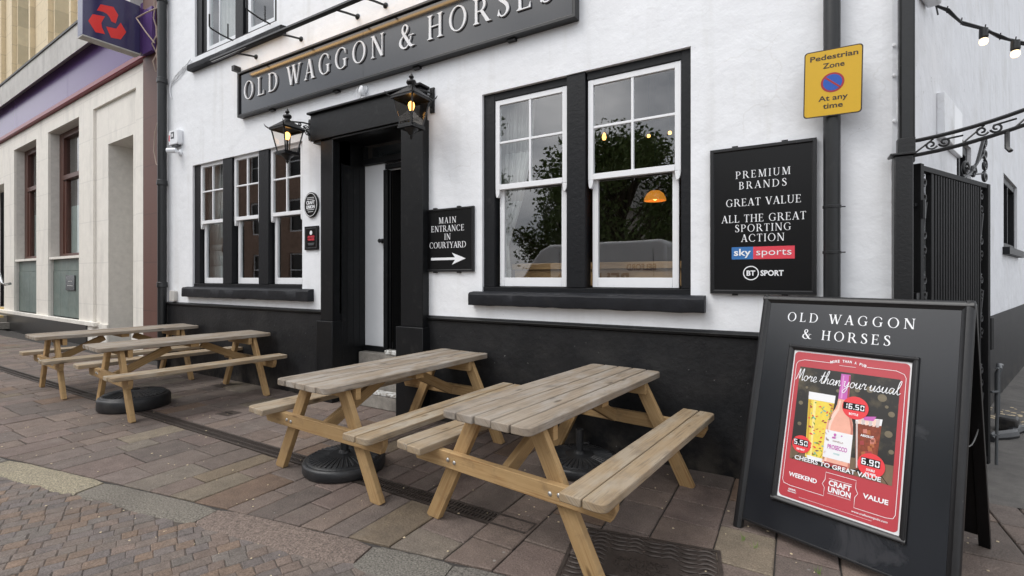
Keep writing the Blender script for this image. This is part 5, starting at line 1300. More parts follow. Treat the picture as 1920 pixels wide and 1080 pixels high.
# ================================================================== A-BOARD
AB_PH, AB_L, AB_W = R(16.7), 1.4645, 1.0247
t = thing('pavement_board', 'black leaning pub board with red drinks poster standing on the paving', 'pavement board', (-.3359, -.781, 0), R(-21.05), world=False)
A_UP = Vector((0, math.sin(AB_PH), math.cos(AB_PH))); A_N = Vector((0, -math.cos(AB_PH), math.sin(AB_PH))); A_X = Vector((1, 0, 0))
ap = lambda s, r_, n: A_X * s + A_UP * r_ + A_N * n
def ab(mb, s0, s1, r0, r1, n0, n1, mi=0): mb.obox(ap(s0, r0, n0), A_X * (s1 - s0), A_UP * (r1 - r0), A_N * (n1 - n0), mi)
mb = MB(); ab(mb, .048, AB_W - .048, .055, AB_L - .045, -.020, -.006); mb.build('panel', M['board'], t)
mb = MB()
sec = [(.0, -.03), (.0, -.004), (.006, .004), (.020, .008), (.030, .008), (.040, .0), (.050, -.004), (.052, -.03)]
for s0, sg in ((0, 1), (AB_W, -1)): mb.prism([(s0 + sg * p[0], p[1]) for p in sec], ap(0, .0, 0), A_X, A_N, A_UP * (AB_L - .0))
mb.prism([(AB_L - p[0] - .0005, p[1] + .0008) for p in sec], ap(.001, 0, 0), A_UP, A_N, A_X * (AB_W - .002))
ab(mb, .05, AB_W - .05, .055, .068, -.022, -.004)
mb.build('board_frame', M['board_frame'], t, bevel=.002)
mb = MB()                                              # rear panel hinged at the top
bt = ap(0, AB_L - .01, -.035); foot = Vector((0, .895, 0)); RU = (Vector((0, bt.y, bt.z)) - foot); RL = RU.length; RU = RU.normalized(); RN = Vector((0, RU.z, -RU.y))
rb = lambda s0, s1, r0, r1, n0, n1: mb.obox(foot + A_X * s0 + RU * r0 + RN * n0, A_X * (s1 - s0), RU * (r1 - r0), RN * (n1 - n0))
rb(.05, AB_W - .05, .07, RL - .01, -.012, .0); rb(0, .05, 0, RL, -.022, .012); rb(AB_W - .05, AB_W, 0, RL, -.022, .012); rb(.05, AB_W - .05, RL - .06, RL - .001, -.02, .010)
mb.build('rear_panel', M['board_matt'], t, bevel=.003)
mb = MB()
for s_ in (.08, AB_W - .14): mb.tube([tuple(ap(s_, AB_L - .006, -.033)), tuple(ap(s_ + .06, AB_L - .006, -.033))], .008, 8)
p0 = ap(AB_W - .02, AB_L * .52, -.03); p1 = foot + A_X * (AB_W - .02) + RU * (RL * .52)
mb.tube([tuple(p0 + (p1 - p0) * k / 6 + Vector((0, 0, -.05 * math.sin(math.pi * k / 6)))) for k in range(7)], .003, 5)
mb.build('hinge', M['zinc'], t)
mb = MB()
tv, tf = serif('OLD WAGGON', .057, .635); mb.text(tv, tf, ap(.478, 1.300, -.0055), A_X, A_UP, .0008)
tv, tf = serif('& HORSES', .057, .440); mb.text(tv, tf, ap(.478, 1.198, -.0055), A_X, A_UP, .0008)
mb.build('lettering', M['letter'], t, smooth=False)
fx0, fx1, fr0, fr1 = .1917 * AB_W, .8067 * AB_W, .155 * AB_L, .7855 * AB_L
mb = MB(); sec = [(0, -.006), (0, .008), (.006, .014), (.016, .014), (.028, .006), (.030, -.006)]
for s0, sg in ((fx0, 1), (fx1, -1)): mb.prism([(s0 + sg * p[0], p[1]) for p in sec], ap(0, fr0, 0), A_X, A_N, A_UP * (fr1 - fr0))
for r0, sg in ((fr0, 1), (fr1, -1)): mb.prism([(r0 + sg * (p[0] + .0004), p[1] + .0006) for p in sec], ap(fx0 + .001, 0, 0), A_UP, A_N, A_X * (fx1 - fx0 - .002))
pf = mb.build('poster_frame', M['board_frame'], t, bevel=.0015)
# the printed poster: layers of ink a fraction of a millimetre apart
PX0, PX1, PZ0, PZ1 = fx0 + .030, fx1 - .030, fr0 + .030, fr1 - .030
PW, PH_ = PX1 - PX0, PZ1 - PZ0
for k_, c_ in (('rose_light', (0.86, .60, .50)), ('rose_dark', (.55, .20, .15)), ('beer_dark', (.58, .36, .04)), ('beer_light', (.86, .74, .28)), ('cola_light', (.42, .13, .05)), ('ice', (.60, .52, .50)), ('bokeh', (.17, .14, .09)), ('foil_light', (.66, .28, .58)), ('shade', (.012, .011, .010))): M[k_] = mat('poster_' + k_, c_, 0.3, var=.12, vscale=22)
PM = ['rose_light', 'rose_dark', 'beer_dark', 'beer_light', 'cola_light', 'ice', 'bokeh', 'foil_light', 'shade', 'paper', 'poster_red', 'photo', 'photo_wood', 'beer', 'pink', 'magenta', 'cola', 'badge', 'board_matt', 'leafgreen', 'maroon', 'teal', 'letter']
PI = {k: i for i, k in enumerate(PM)}
mb = MB(); lay = [0.0]
def pp(pts, m, n):            # polygon in poster fractions: x from the left, y from the top
    mb.prism([(PX0 + x * PW, PZ1 - y * PH_) for x, y in pts], ap(0, 0, -.004 + n * .0006), A_X, A_UP, A_N * .0004, PI[m])
def pr(x0, y0, x1, y1, m, n, r=0.0): 
    if r: mb.prism(rrect(PX0 + x0 * PW, PZ1 - y1 * PH_, PX0 + x1 * PW, PZ1 - y0 * PH_, r), ap(0, 0, -.004 + n * .0006), A_X, A_UP, A_N * .0004, PI[m])
    else: pp([(x0, y0), (x1, y0), (x1, y1), (x0, y1)], m, n)
def pcirc(x, y, r, m, n, ry=None): pp([(x + r * math.cos(2 * math.pi * k / 30), y + (ry or r * PW / PH_) * math.sin(2 * math.pi * k / 30)) for k in range(30)], m, n)
def ptxt(s, x, y, cap, w, m, n, bold=.02, shear=0, rot=0.0):
    tv, tf = sans(s, cap * PH_, bold, width=w * PW, shear=shear)
    c_, s_ = math.cos(rot), math.sin(rot)
    mb.text(tv, tf, ap(PX0 + x * PW, PZ1 - y * PH_, -.004 + n * .0006 + .0002), A_X * c_ + A_UP * s_, A_UP * c_ - A_X * s_, .0004, PI[m])
def pline(pts, w, m, n):
    V, F = cdt(pen([(PX0 + x * PW, PZ1 - y * PH_, w) for x, y in pts], 1)); mb.text(V, F, ap(0, 0, -.004 + n * .0006 + .0002), A_X, A_UP, .0003, PI[m])
ab(mb, PX0, PX1, PZ0, PZ1, -.0062, -.0045, PI['paper'])
pr(.012, .010, .988, .990, 'poster_red', 1, .022)
pr(.075, .112, .925, .74, 'photo', 2)
pp([(.075, .655), (.925, .625), (.925, .74), (.075, .74)], 'photo_wood', 3)
for x in (.2, .36, .5, .64, .79): pp([(x, .66), (x + .006, .66), (.5 + (x - .5) * 1.35 + .008, .74), (.5 + (x - .5) * 1.35, .74)], 'board_matt', 4)
for (x, y, r_) in ((.60, .215, .022), (.70, .20, .03), (.80, .24, .035), (.86, .19, .018), (.30, .2, .014), (.16, .25, .012), (.88, .33, .025), (.12, .36, .02), (.87, .45, .03), (.90, .55, .02), (.13, .50, .018), (.44, .24, .016), (.84, .29, .014)): pcirc(x, y, r_, 'bokeh', 3)
# thin white rules
pline([(.36, .062), (.11, .062), (.05, .078), (.035, .10), (.035, .885), (.05, .905), (.11, .912), (.41, .912), (.41, .86), (.39, .84), (.41, .81), (.41, .765), (.66, .765), (.66, .81), (.68, .84), (.66, .865), (.66, .925), (.90, .925), (.95, .918), (.965, .895), (.965, .10), (.95, .078), (.89, .062), (.66, .062)], .0024, 'letter', 3)
for y in (.798, .888): pline([(.44, y), (.63, y)], .002, 'letter', 3)
pline([(.43, .072), (.57, .072)], .0018, 'letter', 3)
for i, ch_ in enumerate('MORE THAN A PUB'):
    if ch_ == ' ': continue
    x = .36 + .285 * i / 14; d_ = (x - .5025); ptxt(ch_, x, .048 + d_ * d_ * .75, .0165, .017 if ch_ not in 'M' else .022, 'letter', 3, .03, 0, -d_ * 1.1)
# brush script line
SCR = {'M': ([[(.02, .0), (.12, .45), (.2, .95), (.24, .6), (.27, .12), (.38, .6), (.5, .98), (.5, .5), (.52, .02), (.62, .12)]], .60),
 'o': ([[(.30, .40), (.14, .40), (.05, .18), (.16, .0), (.30, .1), (.32, .32), (.24, .42), (.34, .30), (.44, .30)]], .40),
 'r': ([[(.0, .2), (.10, .46), (.14, .36), (.26, .40), (.22, .2), (.24, .03), (.36, .08)]], .33),
 'e': ([[(.0, .10), (.22, .22), (.24, .40), (.12, .42), (.06, .18), (.16, .0), (.36, .10)]], .34),
 't': ([[(.0, .12), (.14, .5), (.24, .95), (.16, .4), (.14, .08), (.24, .0), (.34, .12)], [(.02, .56), (.36, .62)]], .32),
 'h': ([[(.0, .12), (.18, .6), (.24, 1.0), (.14, .95), (.08, .4), (.05, .0), (.16, .34), (.28, .42), (.28, .2), (.30, .02), (.42, .10)]], .40),
 'a': ([[(.32, .38), (.16, .42), (.05, .18), (.14, .0), (.28, .18), (.34, .40), (.31, .12), (.36, .0), (.46, .10)]], .44),
 'n': ([[(.0, .2), (.09, .42), (.06, .0), (.18, .34), (.29, .42), (.29, .14), (.33, .0), (.44, .10)]], .42),
 'y': ([[(.0, .38), (.06, .42), (.06, .12), (.16, .02), (.28, .20), (.34, .42), (.28, -.2), (.14, -.46), (.04, -.32), (.24, -.04), (.44, .12)]], .42),
 'u': ([[(.0, .2), (.08, .42), (.06, .10), (.15, .0), (.27, .18), (.33, .42), (.31, .10), (.37, .0), (.46, .10)]], .44),
 's': ([[(.0, .10), (.18, .46), (.18, .32), (.26, .14), (.18, .0), (.06, .05), (.22, .03), (.36, .12)]], .34),
 'l': ([[(.0, .12), (.20, .6), (.24, .98), (.14, .9), (.10, .3), (.18, .0), (.34, .14)]], .28)}
def script(s, x0, x1, y, hgt, m, n):
    w = sum(SCR[c][1] if c != ' ' else .20 for c in s); sc_ = (x1 - x0) / w; x = 0
    for c in s:
        if c == ' ': x += .20; continue
        for stroke in SCR[c][0]:
            for i_, q4 in enumerate(pen([(PX0 + PW * (x0 + sc_ * (x + p[0] + .16 * p[1])), PZ1 - PH_ * (y - hgt * p[1]), .0034) for p in stroke], 5)):
                zo = -.004 + n * .0006 + .0002 + i_ * 6e-6
                q4 = [ap(px_, pz_, zo) for px_, pz_ in q4]; mb.poly([q4[0], q4[1], q4[2]], PI[m]); mb.poly([q4[0], q4[2], q4[3]], PI[m])
        x += SCR[c][1]
# pint glass
pp([(.185, .275), (.425, .275), (.385, .70), (.36, .712), (.24, .712), (.215, .70)], 'beer', 4); pp([(.185, .275), (.425, .275), (.422, .325), (.188, .325)], 'paper', 5)
pp([(.225, .69), (.378, .69), (.36, .712), (.24, .712)], 'paper', 5)
pp([(.192, .33), (.214, .33), (.236, .69), (.222, .69)], 'beer_dark', 5); pp([(.396, .33), (.418, .33), (.384, .69), (.370, .69)], 'beer_dark', 5); pp([(.236, .33), (.262, .33), (.274, .69), (.256, .69)], 'beer_light', 5)
pp([(.19, .712), (.41, .712), (.46, .727), (.15, .727)], 'shade', 4.5); pp([(.37, .722), (.60, .722), (.64, .735), (.34, .735)], 'shade', 4.5); pp([(.64, .70), (.80, .70), (.84, .715), (.60, .715)], 'shade', 4.5)
rs = random.Random(4)
for k in range(64):
    y = rs.uniform(.335, .68); x = rs.uniform(.205 + (y - .33) * .06, .415 - (y - .33) * .08)
    a = rs.uniform(0, 3.1); l, w = rs.uniform(.008, .020), rs.uniform(.003, .007)
    c_, s_ = math.cos(a), math.sin(a); pp([(x + c_ * l, y + s_ * l * .7), (x - s_ * w, y + c_ * w), (x - c_ * l, y - s_ * l * .7), (x + s_ * w, y - c_ * w)], rs.choice(['leafgreen', 'maroon', 'badge', 'teal', 'maroon']), 6)
# rose bottle
pp([(.455, .125), (.535, .125), (.540, .29), (.450, .29)], 'magenta', 5); pp([(.450, .29), (.540, .29), (.545, .325), (.556, .36), (.575, .395), (.592, .435), (.600, .50), (.598, .69), (.590, .712), (.575, .722), (.388, .722), (.374, .712), (.366, .69), (.370, .50), (.380, .435), (.402, .395), (.432, .36), (.446, .325)], 'pink', 5)
pp([(.536, .30), (.545, .33), (.556, .365), (.578, .41), (.596, .46), (.599, .70), (.582, .71), (.580, .47), (.560, .41), (.538, .36)], 'rose_dark', 5.5)
pp([(.462, .30), (.474, .30), (.468, .36), (.430, .42), (.410, .47), (.404, .70), (.388, .70), (.390, .46), (.412, .40), (.452, .35)], 'rose_light', 5.5)
pp([(.470, .135), (.482, .135), (.484, .285), (.468, .285)], 'foil_light', 5.6); pp([(.522, .13), (.534, .13), (.538, .288), (.524, .288)], 'maroon', 5.6)
pp([(.372, .50), (.600, .50), (.597, .675), (.369, .675)], 'paper', 6); pp([(.385, .70), (.58, .70), (.575, .722), (.39, .722)], 'maroon', 6)
ptxt('PROSECCO', .484, .615, .026, .165, 'magenta', 7, .03); ptxt('VIANELLA', .484, .568, .010, .09, 'cola', 7, .0); ptxt('ROSE', .484, .645, .010, .05, 'teal', 7, .0)
for k in range(10): pcirc(rs.uniform(.44, .53), rs.uniform(.52, .545), rs.uniform(.006, .012), 'magenta' if k % 2 else 'paper', 7)
# long drink
pp([(.610, .40), (.815, .385), (.795, .70), (.645, .70)], 'cola', 4); pp([(.608, .385), (.818, .37), (.813, .41), (.612, .425)], 'paper', 5); pp([(.66, .375), (.77, .36), (.75, .39), (.68, .395)], 'magenta', 6)
for k in range(12): x, y = rs.uniform(.63, .765), rs.uniform(.42, .60); pp([(x, y), (x + .03, y - .006), (x + .036, y + .02), (x + .004, y + .024)], ('cola_light', 'maroon', 'cola_light', 'rose_dark')[k % 4], 5 + .1 * (k % 4))
for k in range(6): x = .63 + .028 * k; pp([(x, .395 - .003 * k), (x + .03, .388 - .003 * k), (x + .026, .42), (x + .004, .425)], 'ice' if k % 2 else 'rose_light', 5.5)
pp([(.614, .41), (.628, .41), (.660, .69), (.648, .69)], 'ice', 5.6)
ptxt('ABSOLUT', .712, .495, .013, .105, 'letter', 6, .03)
# price badges with seven-segment figures
SEG = {'0': 'abcdef', '1': 'bc', '5': 'afgcd', '6': 'afgedc', '9': 'abfgcd'}
def digits(s, x, y, h, n):
    w = h * .62; tot = sum(w * 1.32 if c != '.' else w * .42 for c in s); cx_ = x - tot / 2; tkx = h * .16
    pr(x - tot / 2 - w * .12, y - h * .5 * PW / PH_ - .005, x + tot / 2 - w * .16, y + h * .5 * PW / PH_ + .005, 'board_matt', n)
    q = PW / PH_
    for c in s:
        if c == '.': pr(cx_, y + (h * .5 - tkx) * q, cx_ + tkx, y + h * .5 * q, 'letter', n + 1); cx_ += w * .42; continue
        X0, X1, Y0, YM, Y1 = cx_, cx_ + w, y - h * .5 * q, y, y + h * .5 * q; k2 = tkx * q; e = .0025
        for sg_ in SEG[c]:
            B = {'a': (X0 + e, Y0, X1 - e, Y0 + k2), 'g': (X0 + e, YM - k2 / 2, X1 - e, YM + k2 / 2), 'd': (X0 + e, Y1 - k2, X1 - e, Y1), 'f': (X0, Y0 + e, X0 + tkx, YM - e), 'b': (X1 - tkx, Y0 + e, X1, YM - e), 'e': (X0, YM + e, X0 + tkx, Y1 - e), 'c': (X1 - tkx, YM + e, X1, Y1 - e)}[sg_]
            pr(*B, 'letter', n + 1 + (0.25 if sg_ in 'fbec' else 0))
        cx_ += w * 1.32
pcirc(.598, .330, .108, 'badge', 8); digits('16.50', .592, .325, .051, 9); ptxt('BOTTLE', .59, .378, .013, .075, 'letter', 9, .03)
pcirc(.172, .632, .086, 'badge', 8); digits('5.50', .170, .622, .050, 9); ptxt('PER PINT', .170, .672, .012, .075, 'letter', 9, .03)
pcirc(.762, .655, .106, 'badge', 8); digits('6.90', .762, .640, .055, 9); ptxt('DOUBLE', .762, .690, .012, .065, 'letter', 9, .03); ptxt('AND MIXER', .762, .712, .012, .085, 'letter', 9, .03)
script('More than your usual', .045, .925, .208, .085, 'letter', 9)
ptxt('CHEERS TO GREAT VALUE', .485, .735, .026, .72, 'letter', 10, .02)
ptxt('WEEKEND', .215, .852, .026, .255, 'letter', 3, .03); ptxt('VALUE', .815, .852, .026, .19, 'letter', 3, .03)
ptxt('CRAFT', .535, .838, .031, .185, 'letter', 3, .03); ptxt('UNION', .535, .878, .031, .185, 'letter', 3, .03)
ptxt('www.craftunionpubs.com', .78, .953, .012, .27, 'letter', 3, .01, .2); ptxt('DRINK', .135, .940, .010, .07, 'letter', 3, .03); ptxt('RESPONSIBLY', .135, .953, .007, .08, 'letter', 3, .02)
pline([(.2, .968), (.8, .968)], .0012, 'letter', 3)
mb.build('poster', [M[k] for k in PM], t, smooth=False)

# ================================================================== BANK NEXT DOOR
BR = R(-2.2); bank = thing('bank_building', 'pale stone bank with purple fascia, brown windows and yellow stone upper storey', 'bank', (-10.0, .3, 0), BR, world=False)
ST_, HD, SL = .50, 5.25, 2.04
mb = MB()
holes = [(-9.75, -7.60, ST_, HD), (-6.60, -4.33, ST_, HD), (-3.43, -1.15, ST_, 5.25), (-13.4, -10.85, ST_, 4.4)]
holed_wall(mb, -17, -.66, ST_, 5.66, holes, lambda x, d, z: (x, d, z), .05, 0, 0)
mb.build('wall', M['bank_stone'], bank, fix=False)
mb = MB()
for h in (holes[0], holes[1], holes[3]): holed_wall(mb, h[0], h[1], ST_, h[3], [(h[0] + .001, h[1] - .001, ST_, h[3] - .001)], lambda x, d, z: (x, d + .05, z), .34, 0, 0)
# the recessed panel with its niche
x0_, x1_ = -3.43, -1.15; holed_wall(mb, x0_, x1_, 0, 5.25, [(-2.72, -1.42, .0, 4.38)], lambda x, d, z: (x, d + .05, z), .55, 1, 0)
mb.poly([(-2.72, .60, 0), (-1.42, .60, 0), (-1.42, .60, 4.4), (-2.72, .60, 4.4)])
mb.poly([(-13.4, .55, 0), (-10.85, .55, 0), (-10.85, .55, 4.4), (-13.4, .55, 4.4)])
mb.build('reveal', [M['bank_reveal_shade'], M['bank_stone']], bank, fix=False)
for q0, q1 in ((-1.15, -.66), (-3.7, -3.43)):
    mb = MB(); mb.box(q0, q1, -.02, .02, 0, ST_); mb.build('pier_base', M['bank_stone'], bank)
mb = MB(); 
for q0, q1 in ((-3.43, -2.72), (-1.42, -1.15)):
    mb = MB(); mb.box(q0, q1, .02, .06, 0, .5); mb.build('panel_base', M['bank_stone'], bank)
mb = MB(); mb.box(-17, -3.705, -.05, .04, -.05, ST_ - .06); mb.build('base_course', M['black_granite'], bank, bevel=.01)
mb = MB(); mb.box(-17, -3.2, -.06, .04, ST_ - .058, ST_ + .03); mb.build('base_trim', M['bank_stone'], bank, bevel=.006)
for a, b in ((-9.75, -7.60), (-6.60, -4.33)):
    mb = MB(); mb.box(a + .002, b - .002, .02, .36, SL - .06, SL); mb.build('sill', M['bank_stone'], bank)
    mb = MB(); mb.box(a + .002, b - .002, .22, .36, SL + .001, SL + .09); mb.box(a + .002, a + .30, .22, .36, SL + .091, HD - .002); mb.box(b - .16, b - .002, .22, .36, SL + .091, HD - .002); mb.box(a + .30, b - .16, .221, .359, HD - .15, HD - .003); mb.box(a + .30, b - .16, .21, .359, 4.02, 4.14); mb.box(a + .30, a + .44, .24, .34, SL + .09, 4.02)
    w = mb.build('window', M['brown_frame'], bank, bevel=.008)
    mb = MB(); mb.box(a + .15, b - .15, .29, .296, SL + .08, HD - .14); mb.build('pane', M['glass'], w, smooth=False)
    mb = MB(); mb.box(a + .16, b - .16, .345, .352, SL + .08, 3.35); mb.build('frosted_panel', M['frost'], w)
    mb = MB(); mb.box(a + .002, b - .002, .365, .369, SL, HD); mb.build('blind', M['dark'], w)
    mb = MB(); n = 4
    for k in range(n):
        xx = a + .003 + (b - a - .006) * k / n; mb.box(xx + .004, xx + (b - a - .006) / n - .004, .10, .16, ST_ + .035, SL - .36)
    mb.box(a + .003, b - .003, .11, .16, SL - .355, SL - .062); mb.build('slate_panel', M['slate'], bank, bevel=.004)
t = thing('bank_notice', 'small dark notice plate on the green panel below a bank window', 'sign', (-10, .3, 0), BR, world=False)
mb = MB(); mb.box(-5.55, -4.92, .075, .098, 1.20, 1.57); mb.build('plate', M['board'], t, bevel=.006)
mb = MB(); mb.box(-5.36, -5.1, .0735, .0745, 1.42, 1.435); mb.box(-5.42, -5.04, .0735, .0745, 1.31, 1.325); mb.build('lettering', M['cornice'], t)
mb = MB(); mb.box(-.655, -.0, -.06, .04, 0, 8.6); mb.build('granite_pilaster', M['granite'], bank, bevel=.008)
mb = MB()
for a, b in ((-17, -9.2), (-9.195, -4.9), (-4.895, -.3)): mb.box(a, b, -.05, .03, 5.78, 6.75)
mb.build('fascia', M['purple'], bank, bevel=.003)
mb = MB(); mb.box(-17, -.28, -.085, .03, 5.67, 5.775); mb.build('fascia_trim', M['red_trim'], bank, bevel=.012)
mb = MB(); mb.prism([(.1, 6.762), (-.14, 6.60), (-.20, 6.54), (-.21, 6.54), (-.21, 7.12), (.1, 7.12)], (-17, 0, 0), (0, 1, 0), (0, 0, 1), (16.2, 0, 0)); mb.build('cornice', M['cornice'], bank)
mb = MB(); mb.prism([(-.235, 7.122), (-.235, 7.17), (.1, 7.22), (.1, 7.122)], (-17, 0, 0), (0, 1, 0), (0, 0, 1), (16.22, 0, 0)); mb.build('flashing', M['lead'], bank)
mb = MB(); UWN = [(-12.1, -10.9), (-9.35, -7.95), (-6.05, -4.75), (-3.0, -1.7)]
holed_wall(mb, -17, -.66, 6.9, 10.5, [(a, b, 7.22, 10.2) for a, b in UWN], lambda x, d, z: (x, d, z), .45)
for a, b in UWN:
    for x in (a - .26, b + .12): mb.box(x, x + .13, -.10, -.001, 7.2, 10.4)
mb.build('upper_wall', M['bank_upper'], bank, fix=False)
for a, b in UWN:
    mb = MB(); mb.box(a + .002, a + .14, .28, .42, 7.225, 10.2); mb.box(b - .14, b - .002, .28, .42, 7.225, 10.2); mb.box(a + .14, b - .14, .30, .40, 7.9, 8.0); mb.box(a + .14, b - .14, .30, .40, 7.225, 7.34); w = mb.build('window', M['sash'], bank, bevel=.006)
    mb = MB(); mb.box(a + .13, b - .13, .36, .366, 7.0, 10.2); mb.build('pane', M['glass'], w, smooth=False)
    mb = MB(); mb.box(a + .003, b - .003, .44, .444, 7.22, 10.2); mb.build('blind', M['frost'], w)
mb = MB(); mb.box(-17, -.0, .62, 8.0, 0, 10.45); mb.build('inner_wall', M['dark'], bank)
# projecting sign with the three-piece chevron emblem
t = thing('projecting_sign', 'purple projecting bank sign with red three-part emblem', 'sign', (-10.4, .25, 6.1))
mb = MB(); mb.box(-10.62, -10.40, -.71, .12, 5.64, 6.52); mb.build('sign_box', M['purple_sign'], t, bevel=.008)
mb = MB(); mb.box(-10.60, -10.42, .12, .235, 5.68, 6.5); mb.box(-10.44, -10.06, .16, .236, 5.64, 6.45); mb.build('wall_box', M['purple'], t, bevel=.008)
mb = MB(); mb.box(-10.61, -10.396, -.712, .125, 5.618, 5.639); mb.build('sign_trim', M['cornice'], t)
mb = MB()
for pc in ([(-0.575, 6.041), (-0.407, 6.078), (-0.456, 5.947), (-0.448, 5.87), (-0.403, 5.772), (-0.537, 5.749), (-0.636, 5.9)], [(-0.518, 6.133), (-0.466, 6.263), (-0.284, 6.305), (-0.214, 6.193), (-0.252, 6.03), (-0.314, 6.036), (-0.339, 6.098), (-0.378, 6.14), (-0.43, 6.15)], [(-0.388, 5.911), (-0.244, 5.939), (-0.178, 6.074), (-0.096, 5.943), (-0.178, 5.777), (-0.319, 5.747)]):
    mb.prism(pc, (-10.3985, 0, 0), (0, 1, 0), (0, 0, 1), (.002, 0, 0))
mb.build('emblem', M['nwred'], t, smooth=False)
t = thing('entrance_steps', 'bank entrance steps with yellow nosings at the far left', 'steps', (-20.0, .5, 0), BR, world=False)
for k in range(3):
    mb = MB(); mb.box(-2.5, -.55 + .30 * (2 - k), -.28 + .26 * k, 1.2, .005 + .19 * k, .19 * (k + 1)); s_ = mb.build('step', M['step'], t)
    mb = MB(); mb.box(-2.5, -.545 + .30 * (2 - k), -.30 + .26 * k, -.20 + .26 * k, .19 * (k + 1) - .05, .19 * (k + 1) + .006); mb.build('nosing', M['nosing'], s_)
t = thing('handrail', 'chrome handrail beside the bank entrance steps', 'handrail', (-19.2, .1, .5), world=True)
for dy, dz in ((0, 0), (.25, .10)):
    mb = MB(); mb.tube([(-20.6, -.05 + dy, 1.95 + dz), (-19.35, -.05 + dy, 1.85 + dz), (-19.05, -.05 + dy, 1.6 + dz), (-18.72, -.05 + dy, 1.25 + dz), (-18.70, .0 + dy, 1.22 + dz), (-18.72, .12 + dy, 1.25 + dz)], .035, 10); mb.build('rail', M['chrome'], t)
mb = MB(); mb.tube([(-19.3, -.05, .1), (-19.3, -.05, 1.82)], .03, 10); mb.tube([(-19.3, .2, .1), (-19.3, .2, 1.92)], .03, 10); mb.build('post', M['chrome'], t)
# ashlar joints of the pale stone
# ================================================================== ACROSS THE STREET (seen in the window glass)
def van(x, y):
    t = thing('parked_van', 'white panel van parked across the street, seen in the window reflections', 'van', (x, y, 0), 0, None, world=False)
    prof = [(-2.75, .45), (-2.78, .85), (-2.62, 1.08), (-2.05, 1.25), (-1.62, 1.95), (-1.25, 2.40), (-.9, 2.56), (2.65, 2.62), (2.76, 2.5), (2.78, .55), (2.7, .42)]
    mb = MB(); mb.prism(prof, (0, -.98, 0), (1, 0, 0), (0, 0, 1), (0, 1.96, 0)); mb.build('body', M['van'], t, bevel=.09, seg=3)
    mb = MB(); mb.prism([(-1.93, 1.32), (-1.56, 1.92), (-.85, 1.95), (-.85, 1.30)], (0, .982, 0), (1, 0, 0), (0, 0, 1), (0, .008, 0)); mb.prism([(-2.0, 1.30), (-1.66, 1.94), (-1.64, 1.92), (-1.98, 1.28)], (0, -.8, 0), (1, 0, 0), (0, 0, 1), (0, 1.6, 0)); mb.build('window', M['board_matt'], t)
    for px in (-1.9, 1.75):
        for py in (-1, 1):
            mb = MB(); mb.lathe([(.20, -.11), (.35, -.10), (.36, 0), (.35, .10), (.20, .11), (0, .10)], (px, py * .90, .36), 24, axis='-y'); w = mb.build('wheel', M['tyre'], t)
            mb = MB(); mb.lathe([(.20, -.115), (.20, .115), (.08, .125), (0, .125)], (px, py * .90, .36), 18, axis='-y'); mb.build('rim', M['chrome'], w)
    mb = MB()
    for bx in (-.55, .75, 2.4): mb.box(bx, bx + .012, .981, .986, .55, 2.35)
    mb.box(-.5, 2.6, .981, .99, 1.02, 1.06); mb.build('panel_seam', M['grey_plastic'], t)
    tv, tf = sans('BELFORD', .34, .03, width=2.3); mb = MB(); mb.text(tv, tf, (.55, .987, 1.30), (-1, 0, 0), (0, 0, 1), .004)
    tv, tf = sans('BELFORD', .18, .03, width=.85); mb.text(tv, tf, (2.05, .987, 1.72), (-1, 0, 0), (0, 0, 1), .004); mb.build('lettering', M['van_ink'], t, smooth=False)
    for py in (-.7, .7):
        mb = MB(); mb.box(-2.76, -2.62, py - .14, py + .14, .86, 1.02); mb.build('headlight', M['chrome'], t, bevel=.02)
    mb = MB(); mb.box(-1.72, -1.62, 1.0, 1.22, 1.30, 1.55); mb.build('wing_mirror', M['board_matt'], t, bevel=.03)
van(-5.9, -10.6)
def leafy_tree(name, label, x, y, h, cr, cz, n, seed, nclump):
    rs = random.Random(seed); t = thing(name, label, 'tree', (x, y, 0), 0, None, world=False)
    mb = MB(); mb.tube([(0, 0, -.05), (.05, .02, h * .18), (-.04, .05, h * .36), (.06, -.02, h * .6), (0, 0, h * .85)], [.26, .20, .16, .10, .03], 10)
    cl = []
    for k in range(nclump):
        a = rs.uniform(0, 6.28); u = rs.uniform(-.9, 1); rr = cr * math.sqrt(max(0, 1 - u * u)) * rs.uniform(.45, 1.0)
        c_ = (rr * math.cos(a), rr * math.sin(a), cz + u * (h - cz) * .95); cl.append((c_, rs.uniform(.16, .36) * cr))
        mb.tube([(0, 0, min(c_[2] * .55, h * .7)), (c_[0] * .5, c_[1] * .5, c_[2] * .8), c_], [.07, .045, .015], 6)
    mb.build('trunk', M['bark'], t)
    mb = MB()
    for k in range(n):
        c_, r_ = cl[k % len(cl)]
        d = Vector((rs.gauss(0, 1), rs.gauss(0, 1), rs.gauss(0, .8))).normalized() * r_ * rs.uniform(.35, 1.1)
        p = Vector(c_) + d; s_ = rs.uniform(.06, .14); u = Vector((rs.gauss(0, 1), rs.gauss(0, 1), rs.gauss(0, 1))).normalized(); v = u.orthogonal().normalized()
        mb.poly([p - u * s_, p + v * s_ * .55, p + u * s_, p - v * s_ * .55])
    mb.build('crown', M['leaf'], t, smooth=False, fix=False)
leafy_tree('street_tree', 'broad green street tree beyond the van, reflected in the right sash', -6.6, -16.5, 7.2, 3.9, 4.4, 20000, 5, 64)
leafy_tree('street_tree', 'tall green street tree reflected at the left edge of the large window', -15.6, -14.5, 10.5, 3.6, 6.2, 14000, 6, 52)
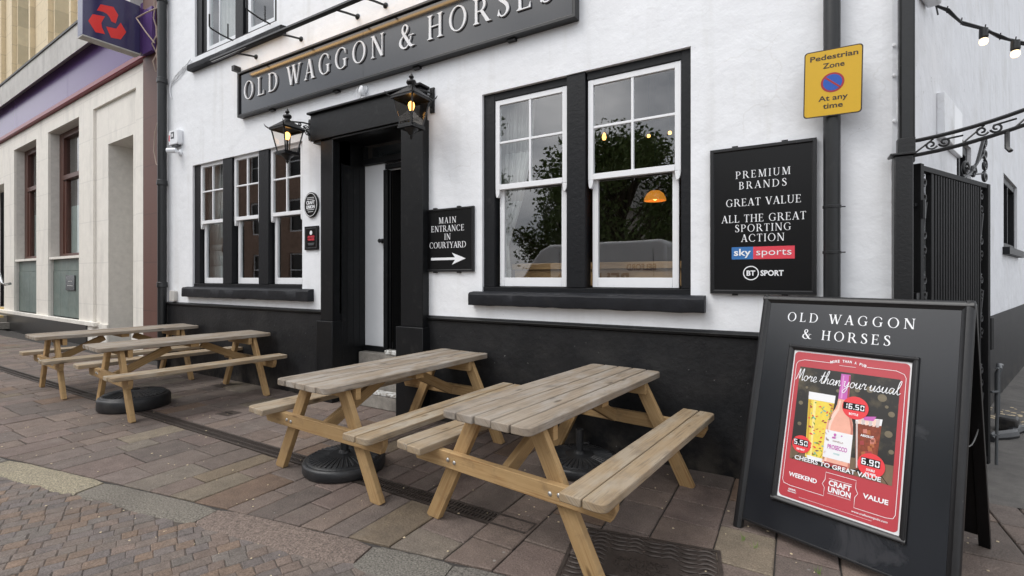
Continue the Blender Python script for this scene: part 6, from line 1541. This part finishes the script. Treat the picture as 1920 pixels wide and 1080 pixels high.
leafy_tree('street_tree', 'green street tree behind the camera beyond the van nose', -10.6, -19.5, 6.2, 3.0, 4.0, 11000, 9, 42)
def terrace(name, label, x0, x1, y, h, mname, nx, nz, ww, wh):
    t = thing(name, label, 'building', ((x0 + x1) / 2, y, 0))
    mb = MB(); hs_ = []; dx = (x1 - x0) / nx
    for i in range(nx):
        for k in range(nz):
            cx_ = x0 + dx * (i + .5); hs_.append((cx_ - ww / 2, cx_ + ww / 2, 1.0 + k * 3.1, 1.0 + k * 3.1 + wh))
    holed_wall(mb, x0, x1, -.05, h, hs_, lambda x, d, z: (x, y - d, z), .2)
    for q in ((x0, x1),): mb.poly([(q[0], y, h), (q[1], y, h), (q[1], y - 8, h), (q[0], y - 8, h)])
    for q in (x0, x1): mb.poly([(q, y, -.05), (q, y - 8, -.05), (q, y - 8, h), (q, y, h)])
    mb.poly([(x0, y - 8, -.05), (x1, y - 8, -.05), (x1, y - 8, h), (x0, y - 8, h)])
    mb.build('wall', M[mname], t, fix=False)
    for a, b, c, d in hs_:
        mb = MB(); mb.box(a, a + .08, y - .16, y - .1, c, d); mb.box(b - .08, b, y - .16, y - .1, c, d); mb.box(a + .08, b - .08, y - .159, y - .101, c, c + .09); mb.box(a + .08, b - .08, y - .159, y - .101, d - .09, d); mb.box(a + .08, b - .08, y - .158, y - .102, (c + d) / 2 - .03, (c + d) / 2 + .03); w = mb.build('window', M['sash'], t)
        mb = MB(); mb.box(a + .07, b - .07, y - .15, y - .145, c + .08, d - .08); mb.build('pane', M['board_matt'], w)
    mb = MB(); mb.prism([(.4, h), (-4, h + 3), (-8.4, h)], (x0 - .2, y, 0), (0, 1, 0), (0, 0, 1), (x1 - x0 + .4, 0, 0)); mb.build('roof', M['lead'], t)
terrace('brick_house', 'red brick terrace across the street reflected in the three-bay window', -52, -19, -13.0, 9.5, 'brick', 9, 3, 1.2, 1.9)
terrace('rendered_house', 'pale rendered terrace across the street behind the trees', -18, 10, -34.0, 7.0, 'pale', 8, 2, 1.2, 1.7)
